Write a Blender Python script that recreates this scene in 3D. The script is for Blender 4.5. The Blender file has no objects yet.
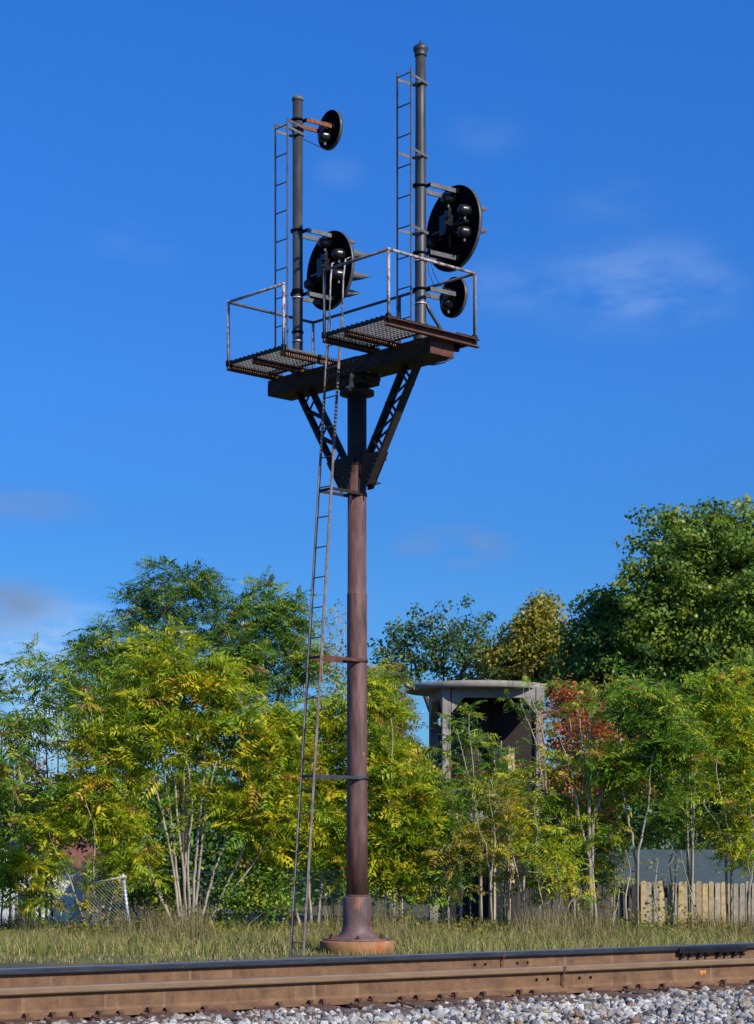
import bpy, math, random
import numpy as np
from math import sin, cos, pi, radians
from mathutils import Vector, Matrix

random.seed(7)
rng = np.random.default_rng(7)
SC = bpy.context.scene
COL = SC.collection
F = 1956.0          # focal length in pixels of the 754 px wide picture
EYE = 1.6

def P(px, py, Y):
    return Vector(((px - 377.0) / F * Y, Y, EYE + (850.0 - py) / F * Y))

def ground_z(y):
    if y < 34: return 0.0
    if y < 60: return -0.04 * (y - 34)
    return -1.04

# ------------------------------------------------------------------ materials
def new_mat(name):
    m = bpy.data.materials.new(name); m.use_nodes = True
    nt = m.node_tree
    return m, nt, nt.nodes['Principled BSDF']

def N(nt, typ, **kw):
    n = nt.nodes.new(typ)
    for k, v in kw.items():
        if k.startswith('i_'):
            n.inputs[k[2:].replace('_', ' ')].default_value = v
        else:
            setattr(n, k, v)
    return n

def L(nt, a, b): nt.links.new(a, b)

def ramp(nt, stops, fac):
    r = nt.nodes.new('ShaderNodeValToRGB')
    el = r.color_ramp.elements
    while len(el) < len(stops): el.new(0.5)
    for e, (p, c) in zip(el, stops):
        e.position = p; e.color = (c[0], c[1], c[2], 1)
    L(nt, fac, r.inputs[0])
    return r

def noisy(name, stops, scale=3.0, stretch=(1, 1, 1), rough=0.7, metal=0.0, bump=0.2, bscale=40.0,
          detail=8.0, spec=0.5, second=None, bdist=0.01, distortion=0.0):
    """noise mottled colour; 'second' = (stops colour, low, high, scale, stretch) patches laid over"""
    m, nt, b = new_mat(name)
    tc = N(nt, 'ShaderNodeTexCoord')
    mp = N(nt, 'ShaderNodeMapping'); mp.inputs['Scale'].default_value = stretch
    L(nt, tc.outputs['Object'], mp.inputs[0])
    n = N(nt, 'ShaderNodeTexNoise', i_Scale=scale, i_Detail=detail, i_Roughness=0.65, i_Distortion=distortion)
    L(nt, mp.outputs[0], n.inputs['Vector'])
    out = ramp(nt, stops, n.outputs['Fac']).outputs[0]
    if second:
        for (c, lo, hi, sc2, st2) in second:
            mp2 = N(nt, 'ShaderNodeMapping'); mp2.inputs['Scale'].default_value = st2
            mp2.inputs['Location'].default_value = (sc2, 3.1, lo * 7)
            L(nt, tc.outputs['Object'], mp2.inputs[0])
            n2 = N(nt, 'ShaderNodeTexNoise', i_Scale=sc2, i_Detail=9.0, i_Roughness=0.7)
            L(nt, mp2.outputs[0], n2.inputs['Vector'])
            r2 = ramp(nt, [(lo, (0, 0, 0)), (hi, (1, 1, 1))], n2.outputs['Fac'])
            mx = N(nt, 'ShaderNodeMix', data_type='RGBA')
            L(nt, r2.outputs[0], mx.inputs[0]); L(nt, out, mx.inputs[6])
            mx.inputs[7].default_value = (*c, 1)
            out = mx.outputs[2]
    L(nt, out, b.inputs['Base Color'])
    b.inputs['Roughness'].default_value = rough
    b.inputs['Metallic'].default_value = metal
    b.inputs['Specular IOR Level'].default_value = spec
    if bump:
        n3 = N(nt, 'ShaderNodeTexNoise', i_Scale=bscale, i_Detail=6.0)
        L(nt, mp.outputs[0], n3.inputs['Vector'])
        bp = N(nt, 'ShaderNodeBump', i_Strength=bump, i_Distance=bdist)
        L(nt, n3.outputs['Fac'], bp.inputs['Height']); L(nt, bp.outputs[0], b.inputs['Normal'])
    return m

def attr_mat(name, rough=0.55, transl=0.0, spec=0.4, var=0.0, bump=0.0, bscale=60):
    m, nt, b = new_mat(name)
    a = N(nt, 'ShaderNodeAttribute', attribute_name='tint')
    col = a.outputs['Color']
    if var:
        tc = N(nt, 'ShaderNodeTexCoord')
        n = N(nt, 'ShaderNodeTexNoise', i_Scale=bscale, i_Detail=5.0)
        L(nt, tc.outputs['Object'], n.inputs['Vector'])
        r = ramp(nt, [(0.3, (1 - var,) * 3), (0.7, (1 + var,) * 3)], n.outputs['Fac'])
        mx = N(nt, 'ShaderNodeMix', data_type='RGBA', blend_type='MULTIPLY'); mx.inputs[0].default_value = 1
        L(nt, col, mx.inputs[6]); L(nt, r.outputs[0], mx.inputs[7]); col = mx.outputs[2]
        if bump:
            bp = N(nt, 'ShaderNodeBump', i_Strength=bump, i_Distance=0.01)
            L(nt, n.outputs['Fac'], bp.inputs['Height']); L(nt, bp.outputs[0], b.inputs['Normal'])
    L(nt, col, b.inputs['Base Color'])
    b.inputs['Roughness'].default_value = rough
    b.inputs['Specular IOR Level'].default_value = spec
    if transl:
        t = N(nt, 'ShaderNodeBsdfTranslucent'); L(nt, col, t.inputs['Color'])
        ms = N(nt, 'ShaderNodeMixShader'); ms.inputs[0].default_value = transl
        L(nt, b.outputs[0], ms.inputs[1]); L(nt, t.outputs[0], ms.inputs[2])
        L(nt, ms.outputs[0], nt.nodes['Material Output'].inputs['Surface'])
    return m

M = {}
M['pole'] = noisy('purple_brown_rust', [(0.3, (0.030, 0.015, 0.015)), (0.5, (0.105, 0.050, 0.044)), (0.7, (0.19, 0.105, 0.088))],
                  scale=7, stretch=(1.3, 1.3, 0.2), rough=0.6, bump=0.35, bscale=25, second=[
                  ((0.25, 0.080, 0.030), 0.54, 0.72, 3.4, (1.5, 1.5, 0.35)), ((0.36, 0.18, 0.05), 0.64, 0.70, 6, (1.2, 1.2, 0.4)), ((0.30, 0.28, 0.29), 0.72, 0.76, 8, (1, 1, .8)),
                  ((0.03, 0.02, 0.02), 0.62, 0.72, 9, (1.2, 1.2, .16))])
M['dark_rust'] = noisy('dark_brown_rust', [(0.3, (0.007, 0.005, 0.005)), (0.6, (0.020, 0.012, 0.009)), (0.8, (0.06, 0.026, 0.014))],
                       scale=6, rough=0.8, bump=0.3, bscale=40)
M['red_rust'] = noisy('red_brown_rust', [(0.3, (0.035, 0.014, 0.011)), (0.6, (0.105, 0.036, 0.022)), (0.8, (0.19, 0.075, 0.045))],
                      scale=9, rough=0.8, bump=0.3, bscale=50)
M['tan_rust'] = noisy('tan_rust', [(0.3, (0.10, 0.045, 0.022)), (0.7, (0.30, 0.16, 0.085))], scale=14, rough=0.85)
M['arm_rust'] = noisy('orange_rust_scale', [(0.3, (0.07, 0.024, 0.016)), (0.55, (0.21, 0.065, 0.03)), (0.75, (0.24, 0.15, 0.13))],
                      scale=14, rough=0.85, bump=0.3, bscale=60)
M['mast'] = noisy('weathered_grey_paint', [(0.3, (0.017, 0.019, 0.023)), (0.6, (0.040, 0.044, 0.051)), (0.8, (0.09, 0.097, 0.105))],
                  scale=6, stretch=(1, 1, 0.35), rough=0.5, bump=0.15, bscale=30,
                  second=[((0.16, 0.055, 0.03), 0.60, 0.70, 3.0, (1, 1, .5))])
M['arm'] = noisy('grey_arm_paint', [(0.3, (0.055, 0.058, 0.062)), (0.6, (0.125, 0.13, 0.14)), (0.8, (0.20, 0.20, 0.20))],
                 scale=9, rough=0.55, bump=0.15, second=[((0.13, 0.05, 0.03), 0.6, 0.68, 12, (1, 1, 1))])
M['black'] = noisy('flat_black_paint', [(0.3, (0.002, 0.002, 0.003)), (0.7, (0.006, 0.006, 0.008))], scale=8, rough=0.8, spec=.04, bump=0.1)
M['black_gloss'] = noisy('black_enamel', [(0.3, (0.006, 0.006, 0.008)), (0.7, (0.018, 0.018, 0.022))], scale=8, rough=0.3, bump=0.1)
M['lens_edge'] = noisy('worn_black_rim', [(0.3, (0.03, 0.032, 0.036)), (0.7, (0.10, 0.105, 0.12))], scale=9, rough=0.45, bump=0.1)
M['handrail'] = noisy('worn_white_pipe', [(0.3, (0.16, 0.125, 0.12)), (0.5, (0.36, 0.32, 0.32)), (0.7, (0.58, 0.56, 0.56))],
                      scale=7, rough=0.6, bump=0.2, second=[((0.12, 0.05, 0.035), 0.50, 0.60, 9, (1, 1, 1))])
M['ladder'] = noisy('brown_grey_ladder_steel', [(0.3, (0.055, 0.045, 0.045)), (0.55, (0.16, 0.14, 0.14)), (0.75, (0.30, 0.26, 0.24))],
                    scale=5, rough=0.7, bump=0.2, second=[((0.14, 0.06, 0.035), 0.52, 0.62, 6, (1, 1, .6))])
M['ladder_dark'] = noisy('dark_ladder_steel', [(0.3, (0.03, 0.025, 0.03)), (0.55, (0.085, 0.07, 0.075)), (0.75, (0.16, 0.12, 0.12))],
                         scale=6, rough=0.7, bump=0.2)
M['grating'] = noisy('galvanised_grating', [(0.3, (0.07, 0.074, 0.078)), (0.7, (0.16, 0.166, 0.172))], scale=9, rough=0.5, metal=0.3, bump=0.1)
M['silver'] = noisy('zinc_band', [(0.3, (0.45, 0.43, 0.40)), (0.7, (0.7, 0.68, 0.64))], scale=20, rough=0.4, metal=0.4, bump=0.1)
M['brass'] = noisy('dull_brass', [(0.3, (0.3, 0.22, 0.13)), (0.7, (0.62, 0.52, 0.36))], scale=20, rough=0.5, bump=0.1)
M['footing'] = noisy('rust_stained_concrete', [(0.3, (0.17, 0.075, 0.03)), (0.55, (0.30, 0.15, 0.06)), (0.8, (0.38, 0.24, 0.12))], scale=4,
                     rough=0.9, bump=0.5, bscale=30, second=[((0.32, 0.085, 0.025), 0.50, 0.62, 2.6, (1, 1, .3)), ((0.20, 0.15, 0.10), 0.6, 0.7, 9, (1, 1, .2))])
M['socket'] = noisy('cast_iron_socket', [(0.3, (0.05, 0.028, 0.026)), (0.55, (0.125, 0.074, 0.070)), (0.8, (0.20, 0.13, 0.12))], scale=6,
                    stretch=(1, 1, .35), rough=0.6, bump=0.35, second=[((0.28, 0.09, 0.045), 0.54, 0.66, 4.1, (1, 1, .6)), ((0.05, 0.03, 0.03), 0.6, 0.7, 9, (1, 1, .15))])
M['rail'] = noisy('brown_rail_web', [(0.3, (0.085, 0.042, 0.020)), (0.5, (0.15, 0.078, 0.036)), (0.75, (0.215, 0.118, 0.055))], scale=9,
                  stretch=(1, 1, 1), rough=0.8, bump=0.2, bscale=60,
                  second=[((0.06, 0.035, 0.026), 0.56, 0.70, 1.8, (1, 1, 3)), ((0.25, 0.155, 0.09), 0.58, 0.74, 25, (1, 1, .05)), ((0.04, 0.022, 0.015), 0.64, 0.70, 16, (1, 1, 1.5))])
M['rail_head'] = noisy('greasy_rail_head', [(0.3, (0.018, 0.020, 0.026)), (0.7, (0.05, 0.056, 0.072))], scale=12, stretch=(.4, .4, 3), rough=0.38, metal=0.25, bump=0.15)
M['rail_run'] = noisy('worn_running_surface', [(0.3, (0.22, 0.23, 0.27)), (0.7, (0.42, 0.43, 0.47))], scale=9, stretch=(.3, .3, 1), rough=0.3, metal=0.7, bump=0.05)
M['rail_brown_top'] = noisy('brown_rail_head', [(0.3, (0.14, 0.085, 0.045)), (0.7, (0.22, 0.145, 0.08))], scale=10, stretch=(.6, .6, 3), rough=0.6, bump=0.15)
M['plate'] = noisy('spike_and_plate_rust', [(0.3, (0.04, 0.018, 0.012)), (0.6, (0.11, 0.05, 0.03)), (0.8, (0.20, 0.10, 0.06))], scale=14, rough=0.85, bump=0.4)
M['tie'] = noisy('creosoted_wood', [(0.3, (0.045, 0.028, 0.02)), (0.6, (0.11, 0.065, 0.045)), (0.8, (0.19, 0.12, 0.085))], scale=5, stretch=(1, 6, 1), rough=0.9, bump=0.5)
M['ochre'] = noisy('ochre_paint', [(0.3, (0.42, 0.15, 0.04)), (0.7, (0.6, 0.27, 0.09))], scale=30, rough=0.8)
M['bed'] = noisy('ballast_fines', [(0.3, (0.09, 0.08, 0.075)), (0.6, (0.20, 0.19, 0.18)), (0.8, (0.32, 0.31, 0.30))], scale=22, rough=0.95, bump=0.9, bscale=30, bdist=0.03)
M['ground'] = noisy('weedy_earth', [(0.3, (0.035, 0.035, 0.015)), (0.55, (0.085, 0.075, 0.035)), (0.8, (0.16, 0.13, 0.07))], scale=1.3, rough=1, bump=0.8, bscale=12, bdist=0.05)
M['concrete'] = noisy('weathered_concrete', [(0.25, (0.15, 0.135, 0.115)), (0.55, (0.27, 0.245, 0.21)), (0.8, (0.37, 0.34, 0.29))], scale=2.2,
                      rough=0.95, bump=0.5, bscale=14, second=[((0.09, 0.08, 0.07), 0.55, 0.70, 3.0, (1.4, 1.4, .25)), ((0.32, 0.22, 0.13), 0.64, 0.72, 2.2, (1, 1, .4))])
M['plaster'] = noisy('tan_plaster', [(0.25, (0.36, 0.26, 0.15)), (0.6, (0.52, 0.41, 0.25)), (0.8, (0.6, 0.5, 0.34))], scale=2.2, rough=0.95, bump=0.5, bscale=14)
M['shingle'] = noisy('blue_grey_shingles', [(0.3, (0.022, 0.040, 0.046)), (0.7, (0.045, 0.070, 0.080))], scale=5, stretch=(1, 1, 3), rough=0.9, bump=0.5)
M['shed_wall'] = noisy('dark_shed_boards', [(0.3, (0.05, 0.045, 0.04)), (0.7, (0.11, 0.10, 0.09))], scale=5, stretch=(4, 4, .5), rough=0.9)
M['white'] = noisy('white_siding', [(0.3, (0.62, 0.62, 0.60)), (0.7, (0.78, 0.78, 0.77))], scale=3, rough=0.7, bump=0.1)
M['red_roof'] = noisy('red_brown_shingles', [(0.3, (0.10, 0.035, 0.022)), (0.7, (0.22, 0.085, 0.05))], scale=5, rough=0.9, bump=0.4)
M['glass'] = noisy('dark_window_glass', [(0.3, (0.02, 0.024, 0.03)), (0.7, (0.04, 0.045, 0.05))], scale=2, rough=0.1, bump=0)
M['galv'] = noisy('galvanised_fence_steel', [(0.3, (0.38, 0.40, 0.43)), (0.7, (0.60, 0.62, 0.65))], scale=9, rough=0.45, metal=0.4, bump=0.05)
M['board'] = attr_mat('weathered_boards', rough=0.9, var=0.25, bscale=9)
M['stone'] = attr_mat('crushed_stone', rough=0.85, var=0.22, bump=0.4, bscale=60)
M['leaf'] = attr_mat('leaf', rough=0.45, transl=0.48, spec=0.4)
M['grass'] = attr_mat('grass_blade', rough=0.75, transl=0.2, spec=0.2)
M['bark_pale'] = noisy('pale_bark', [(0.3, (0.20, 0.165, 0.12)), (0.6, (0.38, 0.33, 0.25)), (0.8, (0.52, 0.47, 0.38))], scale=7, stretch=(1, 1, .4), rough=0.9, bump=0.3)
M['bark_dark'] = noisy('dark_bark', [(0.3, (0.035, 0.028, 0.022)), (0.7, (0.10, 0.08, 0.06))], scale=7, stretch=(1, 1, .4), rough=0.95, bump=0.3)
M['wire'] = noisy('black_cable', [(0.3, (0.01, 0.01, 0.01)), (0.7, (0.03, 0.03, 0.03))], scale=7, rough=0.6, bump=0)

# ------------------------------------------------------------------ mesh builder
def frame_of(d):
    d = Vector(d).normalized()
    up = Vector((0, 0, 1)) if abs(d.z) < 0.95 else Vector((0, 1, 0))
    a = d.cross(up).normalized(); b = a.cross(d).normalized()
    return d, a, b

class MB:
    def __init__(self): self.v = []; self.f = []; self.s = []; self.mi = []
    def add(self, vs, fs, smooth=False, mi=0):
        o = len(self.v); self.v += [tuple(x) for x in vs]
        for f in fs:
            self.f.append([o + i for i in f]); self.s.append(smooth); self.mi.append(mi)
        return self
    def box(self, c, size, R=None, mi=0):
        hx, hy, hz = size[0] / 2, size[1] / 2, size[2] / 2
        vs = [Vector((x, y, z)) for x in (-hx, hx) for y in (-hy, hy) for z in (-hz, hz)]
        if R is not None: vs = [R @ v for v in vs]
        c = Vector(c); vs = [v + c for v in vs]
        return self.add(vs, [(0, 1, 3, 2), (4, 6, 7, 5), (0, 4, 5, 1), (2, 3, 7, 6), (0, 2, 6, 4), (1, 5, 7, 3)], mi=mi)
    def bar(self, p0, p1, w, h, side=None, mi=0):
        """rectangular bar; w across 'side' direction, h across the other"""
        p0 = Vector(p0); p1 = Vector(p1); d, a, b = frame_of(p1 - p0)
        if side is not None:
            a = Vector(side); a = (a - d * a.dot(d)).normalized(); b = d.cross(a)
        vs = []
        for p in (p0, p1):
            for sa, sb in ((-1, -1), (1, -1), (1, 1), (-1, 1)):
                vs.append(p + a * (sa * w / 2) + b * (sb * h / 2))
        return self.add(vs, [(0, 3, 2, 1), (4, 5, 6, 7), (0, 1, 5, 4), (1, 2, 6, 5), (2, 3, 7, 6), (3, 0, 4, 7)], mi=mi)
    def tube(self, p0, p1, r0, r1=None, n=10, cap=True, mi=0):
        return self.path([p0, p1], [r0, r0 if r1 is None else r1], n, cap, mi)
    def path(self, pts, rs, n=8, cap=True, mi=0):
        pts = [Vector(p) for p in pts]
        if not isinstance(rs, (list, tuple)): rs = [rs] * len(pts)
        vs = []; fs = []
        prev = None
        for i, p in enumerate(pts):
            d = (pts[min(i + 1, len(pts) - 1)] - pts[max(i - 1, 0)])
            d, a, b = frame_of(d)
            if prev is not None:
                a = (prev - d * prev.dot(d)).normalized(); b = a.cross(d).normalized()
            prev = a
            for k in range(n):
                t = 2 * pi * k / n
                vs.append(p + (a * cos(t) + b * sin(t)) * rs[i])
        for i in range(len(pts) - 1):
            for k in range(n):
                k2 = (k + 1) % n
                fs.append((i * n + k, i * n + k2, (i + 1) * n + k2, (i + 1) * n + k))
        self.add(vs, fs, True, mi)
        if cap:
            o = len(self.v) - len(vs)
            self.f.append([o + k for k in reversed(range(n))]); self.s.append(False); self.mi.append(mi)
            self.f.append([o + (len(pts) - 1) * n + k for k in range(n)]); self.s.append(False); self.mi.append(mi)
        return self
    def lathe(self, c, prof, n=24, axis='z', smooth=True, mi=0, cap=True):
        """prof: (r, h) from bottom up, around an axis through c"""
        c = Vector(c); vs = []; fs = []
        for r, h in prof:
            for k in range(n):
                t = 2 * pi * k / n
                if axis == 'z': vs.append(c + Vector((r * cos(t), r * sin(t), h)))
                else: vs.append(c + Vector((r * cos(t), h, -r * sin(t))))
        for i in range(len(prof) - 1):
            for k in range(n):
                k2 = (k + 1) % n
                fs.append((i * n + k, i * n + k2, (i + 1) * n + k2, (i + 1) * n + k))
        o = len(self.v)
        for idx, f in enumerate(fs):
            pass
        self.v += [tuple(x) for x in vs]
        for idx, f in enumerate(fs):
            i = idx // n
            (r0, h0), (r1, h1) = prof[i], prof[i + 1]
            self.f.append([o + q for q in f]); self.s.append(smooth and abs(h1 - h0) > 1e-5); self.mi.append(mi)
        if cap and prof[0][0] > 1e-4: self.f.append([o + k for k in reversed(range(n))]); self.s.append(False); self.mi.append(mi)
        if cap and prof[-1][0] > 1e-4: self.f.append([o + (len(prof) - 1) * n + k for k in range(n)]); self.s.append(False); self.mi.append(mi)
        return self
    def prism(self, poly, y0, y1, mi=0):
        """polygon in x-z, extruded along y"""
        n = len(poly)
        vs = [Vector((x, y0, z)) for x, z in poly] + [Vector((x, y1, z)) for x, z in poly]
        fs = [list(range(n)), list(reversed(range(n, 2 * n)))]
        for i in range(n):
            j = (i + 1) % n; fs.append([i, n + i, n + j, j])
        return self.add(vs, fs, mi=mi)
    def build(self, name, mats, parent=None, bevel=0):
        me = bpy.data.meshes.new(name)
        me.from_pydata(self.v, [], self.f)
        if not isinstance(mats, (list, tuple)): mats = [mats]
        for m in mats: me.materials.append(m)
        me.polygons.foreach_set('use_smooth', self.s)
        me.polygons.foreach_set('material_index', self.mi)
        me.update()
        o = bpy.data.objects.new(name, me); COL.objects.link(o)
        if parent is not None: o.parent = parent
        if bevel:
            b = o.modifiers.new('bevel', 'BEVEL'); b.width = bevel; b.segments = 2; b.limit_method = 'ANGLE'
        return o

def tag(o, label=None, cat=None, group=None, kind=None):
    if label: o['label'] = label
    if cat: o['category'] = cat
    if group: o['group'] = group
    if kind: o['kind'] = kind
    return o

def empty(name, loc=(0, 0, 0), rz=0.0):
    o = bpy.data.objects.new(name, None); COL.objects.link(o)
    o.location = loc; o.rotation_euler = (0, 0, rz); o.empty_display_size = 0.3
    return o

def quads_object(name, V, cols, mat, parent=None, tri=False, smooth=False):
    """V: (n,k,3) polygons with k corners; cols: (n,3) one colour each"""
    n, k = V.shape[0], V.shape[1]
    me = bpy.data.meshes.new(name)
    me.vertices.add(n * k); me.vertices.foreach_set('co', V.reshape(-1).astype(np.float32))
    me.loops.add(n * k); me.loops.foreach_set('vertex_index', np.arange(n * k, dtype=np.int32))
    me.polygons.add(n); me.polygons.foreach_set('loop_start', np.arange(0, n * k, k, dtype=np.int32))
    me.polygons.foreach_set('loop_total', np.full(n, k, dtype=np.int32))
    me.update(calc_edges=True)
    at = me.attributes.new('tint', 'FLOAT_COLOR', 'FACE')
    c4 = np.ones((n, 4), dtype=np.float32); c4[:, :3] = cols
    at.data.foreach_set('color', c4.reshape(-1))
    me.materials.append(mat)
    o = bpy.data.objects.new(name, me); COL.objects.link(o)
    if parent is not None: o.parent = parent
    return o

# ------------------------------------------------------------------ camera, sky, sun
cam_d = bpy.data.cameras.new('camera'); cam = bpy.data.objects.new('camera', cam_d); COL.objects.link(cam)
cam.location = (0, 0, EYE); cam.rotation_euler = (radians(90), 0, 0)
cam_d.sensor_fit = 'HORIZONTAL'; cam_d.sensor_width = 36; cam_d.lens = 36 * F / 754
cam_d.shift_y = 338.0 / 754.0; cam_d.clip_start = 0.1; cam_d.clip_end = 6000
SC.camera = cam

SUN_AZ = 41.5      # degrees to the right of straight behind the camera
SUN_EL = 37.0
to_sun = Vector((sin(radians(SUN_AZ)) * cos(radians(SUN_EL)), -cos(radians(SUN_AZ)) * cos(radians(SUN_EL)), sin(radians(SUN_EL))))
sd = bpy.data.lights.new('sun', 'SUN'); sd.energy = 5.0; sd.angle = radians(0.5); sd.color = (1.0, 0.93, 0.82)
so = bpy.data.objects.new('sun', sd); COL.objects.link(so); so.location = (20, -20, 30)
so.rotation_euler = to_sun.to_track_quat('Z', 'Y').to_euler()

w = bpy.data.worlds.new('World'); SC.world = w; w.use_nodes = True
nt = w.node_tree; bg = nt.nodes['Background']
sky = N(nt, 'ShaderNodeTexSky', sky_type='NISHITA', sun_disc=False, sun_elevation=radians(SUN_EL),
        sun_rotation=math.atan2(to_sun.x, to_sun.y), altitude=0, air_density=1.0, dust_density=0.2, ozone_density=3.0)
hs = N(nt, 'ShaderNodeHueSaturation'); hs.inputs['Saturation'].default_value = 1.3; hs.inputs['Hue'].default_value = 0.5
L(nt, sky.outputs[0], hs.inputs['Color'])
# thin wisps of cloud, each at its own direction in the sky
tc = N(nt, 'ShaderNodeTexCoord')
nz = N(nt, 'ShaderNodeTexNoise', i_Scale=22.0, i_Detail=7.0, i_Roughness=0.55)
mpz = N(nt, 'ShaderNodeMapping'); mpz.inputs['Scale'].default_value = (1, 1, 2.6)
L(nt, tc.outputs['Generated'], mpz.inputs[0]); L(nt, mpz.outputs[0], nz.inputs['Vector'])
nr = N(nt, 'ShaderNodeMapRange'); nr.inputs['From Min'].default_value = 0.38; nr.inputs['From Max'].default_value = 0.62
L(nt, nz.outputs['Fac'], nr.inputs['Value'])
def cloud(px, py, rx, ry, strength):
    d = Vector(((px - 377) / F, 1, (850 - py) / F)); d.normalize()
    sub = N(nt, 'ShaderNodeVectorMath', operation='SUBTRACT'); sub.inputs[1].default_value = d
    L(nt, tc.outputs['Generated'], sub.inputs[0])
    sc = N(nt, 'ShaderNodeVectorMath', operation='MULTIPLY'); sc.inputs[1].default_value = (F / rx, F / rx, F / ry)
    L(nt, sub.outputs[0], sc.inputs[0])
    ln = N(nt, 'ShaderNodeVectorMath', operation='LENGTH'); L(nt, sc.outputs[0], ln.inputs[0])
    mr = N(nt, 'ShaderNodeMapRange', interpolation_type='SMOOTHERSTEP'); mr.inputs['From Min'].default_value = 0.0; mr.inputs['From Max'].default_value = 1.0
    mr.inputs['To Min'].default_value = strength; mr.inputs['To Max'].default_value = 0.0
    L(nt, ln.outputs['Value'], mr.inputs['Value'])
    mu = N(nt, 'ShaderNodeMath', operation='MULTIPLY'); L(nt, mr.outputs[0], mu.inputs[0]); L(nt, nr.outputs[0], mu.inputs[1])
    return mu.outputs[0]
white_c = None
col_out = hs.outputs[0]
def mixin(col_in, mask_list, colr):
    acc = mask_list[0]
    for m_ in mask_list[1:]:
        ad = N(nt, 'ShaderNodeMath', operation='ADD', use_clamp=True); L(nt, acc, ad.inputs[0]); L(nt, m_, ad.inputs[1]); acc = ad.outputs[0]
    mx = N(nt, 'ShaderNodeMix', data_type='RGBA'); L(nt, acc, mx.inputs[0]); L(nt, col_in, mx.inputs[6]); mx.inputs[7].default_value = (*colr, 1)
    return mx.outputs[2]
tint = N(nt, 'ShaderNodeMix', data_type='RGBA', blend_type='MULTIPLY'); tint.inputs[0].default_value = 1
L(nt, col_out, tint.inputs[6])
sx = N(nt, 'ShaderNodeSeparateXYZ'); L(nt, tc.outputs['Generated'], sx.inputs[0])
K_ = 1 / 1.15
rr0 = ramp(nt, [(0.0, (.26 * K_, .55 * K_, .98 * K_)), (.166, (.36 * K_, .69 * K_, 1.14 * K_)), (.224, (.48 * K_, .82 * K_, 1.32 * K_)), (.39, (.61 * K_, 1.02 * K_, 1.6 * K_)), (.8, (.7, .95, 1.3))], sx.outputs[2])
L(nt, rr0.outputs[0], tint.inputs[7])
col_out = tint.outputs[2]
col_out = mixin(col_out, [cloud(640, 285, 160, 65, .17), cloud(500, 285, 90, 40, .08), cloud(610, 205, 80, 35, .07), cloud(490, 130, 60, 35, .05),
                          cloud(340, 175, 40, 25, .06), cloud(40, 640, 190, 60, .50), cloud(20, 740, 240, 90, .8), cloud(130, 250, 70, 40, .035)], (5.2, 6.4, 8.2))
col_out = mixin(col_out, [cloud(0, 607, 95, 42, 1.0), cloud(20, 505, 110, 28, .40), cloud(455, 548, 85, 32, .80)], (1.6, 2.5, 4.4))
L(nt, col_out, bg.inputs['Color']); bg.inputs['Strength'].default_value = 0.105

SC.view_settings.view_transform = 'Standard'; SC.view_settings.look = 'None'
SC.view_settings.gamma = 1; SC.view_settings.use_curve_mapping = False; SC.view_settings.exposure = 0.2
SC.cycles.max_bounces = 6; SC.cycles.diffuse_bounces = 3; SC.cycles.glossy_bounces = 2; SC.cycles.transmission_bounces = 3
SC.cycles.transparent_max_bounces = 4; SC.cycles.use_denoising = True

# ------------------------------------------------------------------ ground and track bed
TD = Vector((cos(radians(32.7)), sin(radians(32.7)), 0)); TN = Vector((-TD.y, TD.x, 0))
T0 = Vector((0, 11.16, 0)); TRZ = radians(32.7)
RAIL_TOP = EYE - 0.70; RAIL_H = 0.165; FOOT = RAIL_TOP - RAIL_H
BED = FOOT - 0.045
g = MB()
xs = [-3000, -400, -120, -60, -30, -15, 0, 15, 30, 60, 120, 400, 3000]
ys = [-400, -60, -20, 0, 12, 20, 28, 34, 38, 42, 46, 50, 55, 60, 75, 100, 200, 600, 5000]
vs = [(x, y, ground_z(y)) for y in ys for x in xs]
nx = len(xs)
fs = [(j * nx + i, j * nx + i + 1, (j + 1) * nx + i + 1, (j + 1) * nx + i) for j in range(len(ys) - 1) for i in range(nx - 1)]
g.add(vs, fs, True)
tag(g.build('ground', M['ground']), kind='structure')

b = MB()
prof = [(-16, -0.3), (-14, BED - 0.02), (-1.2, BED), (2.7, BED), (4.4, -0.3)]
NS = 60
vs = []; fs = []
for i in range(NS + 1):
    s = -120 + 300 * i / NS
    for (n, z) in prof:
        p = T0 + TD * s + TN * n
        vs.append((p.x, p.y, z))
k = len(prof)
for i in range(NS):
    for j in range(k - 1):
        a = i * k + j; fs.append((a, a + k, a + k + 1, a + 1))
b.add(vs, fs)
tag(b.build('ballast_bed', M['bed']), kind='structure')

# crushed stone: angular convex lumps
def ico():
    t = (1 + 5 ** .5) / 2
    v = np.array([(-1, t, 0), (1, t, 0), (-1, -t, 0), (1, -t, 0), (0, -1, t), (0, 1, t), (0, -1, -t), (0, 1, -t), (t, 0, -1), (t, 0, 1), (-t, 0, -1), (-t, 0, 1)], float)
    v /= np.linalg.norm(v[0])
    f = np.array([(0, 11, 5), (0, 5, 1), (0, 1, 7), (0, 7, 10), (0, 10, 11), (1, 5, 9), (5, 11, 4), (11, 10, 2), (10, 7, 6), (7, 1, 8), (3, 9, 4), (3, 4, 2), (3, 2, 6), (3, 6, 8), (3, 8, 9), (4, 9, 5), (2, 4, 11), (6, 2, 10), (8, 6, 7), (9, 8, 1)])
    return v, f
def rot_rand(n):
    q = rng.normal(size=(n, 4)); q /= np.linalg.norm(q, axis=1)[:, None]
    w_, x, y, z = q.T
    return np.stack([np.stack([1 - 2 * (y * y + z * z), 2 * (x * y - z * w_), 2 * (x * z + y * w_)], -1),
                     np.stack([2 * (x * y + z * w_), 1 - 2 * (x * x + z * z), 2 * (y * z - x * w_)], -1),
                     np.stack([2 * (x * z - y * w_), 2 * (y * z + x * w_), 1 - 2 * (x * x + y * y)], -1)], -2)
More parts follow.
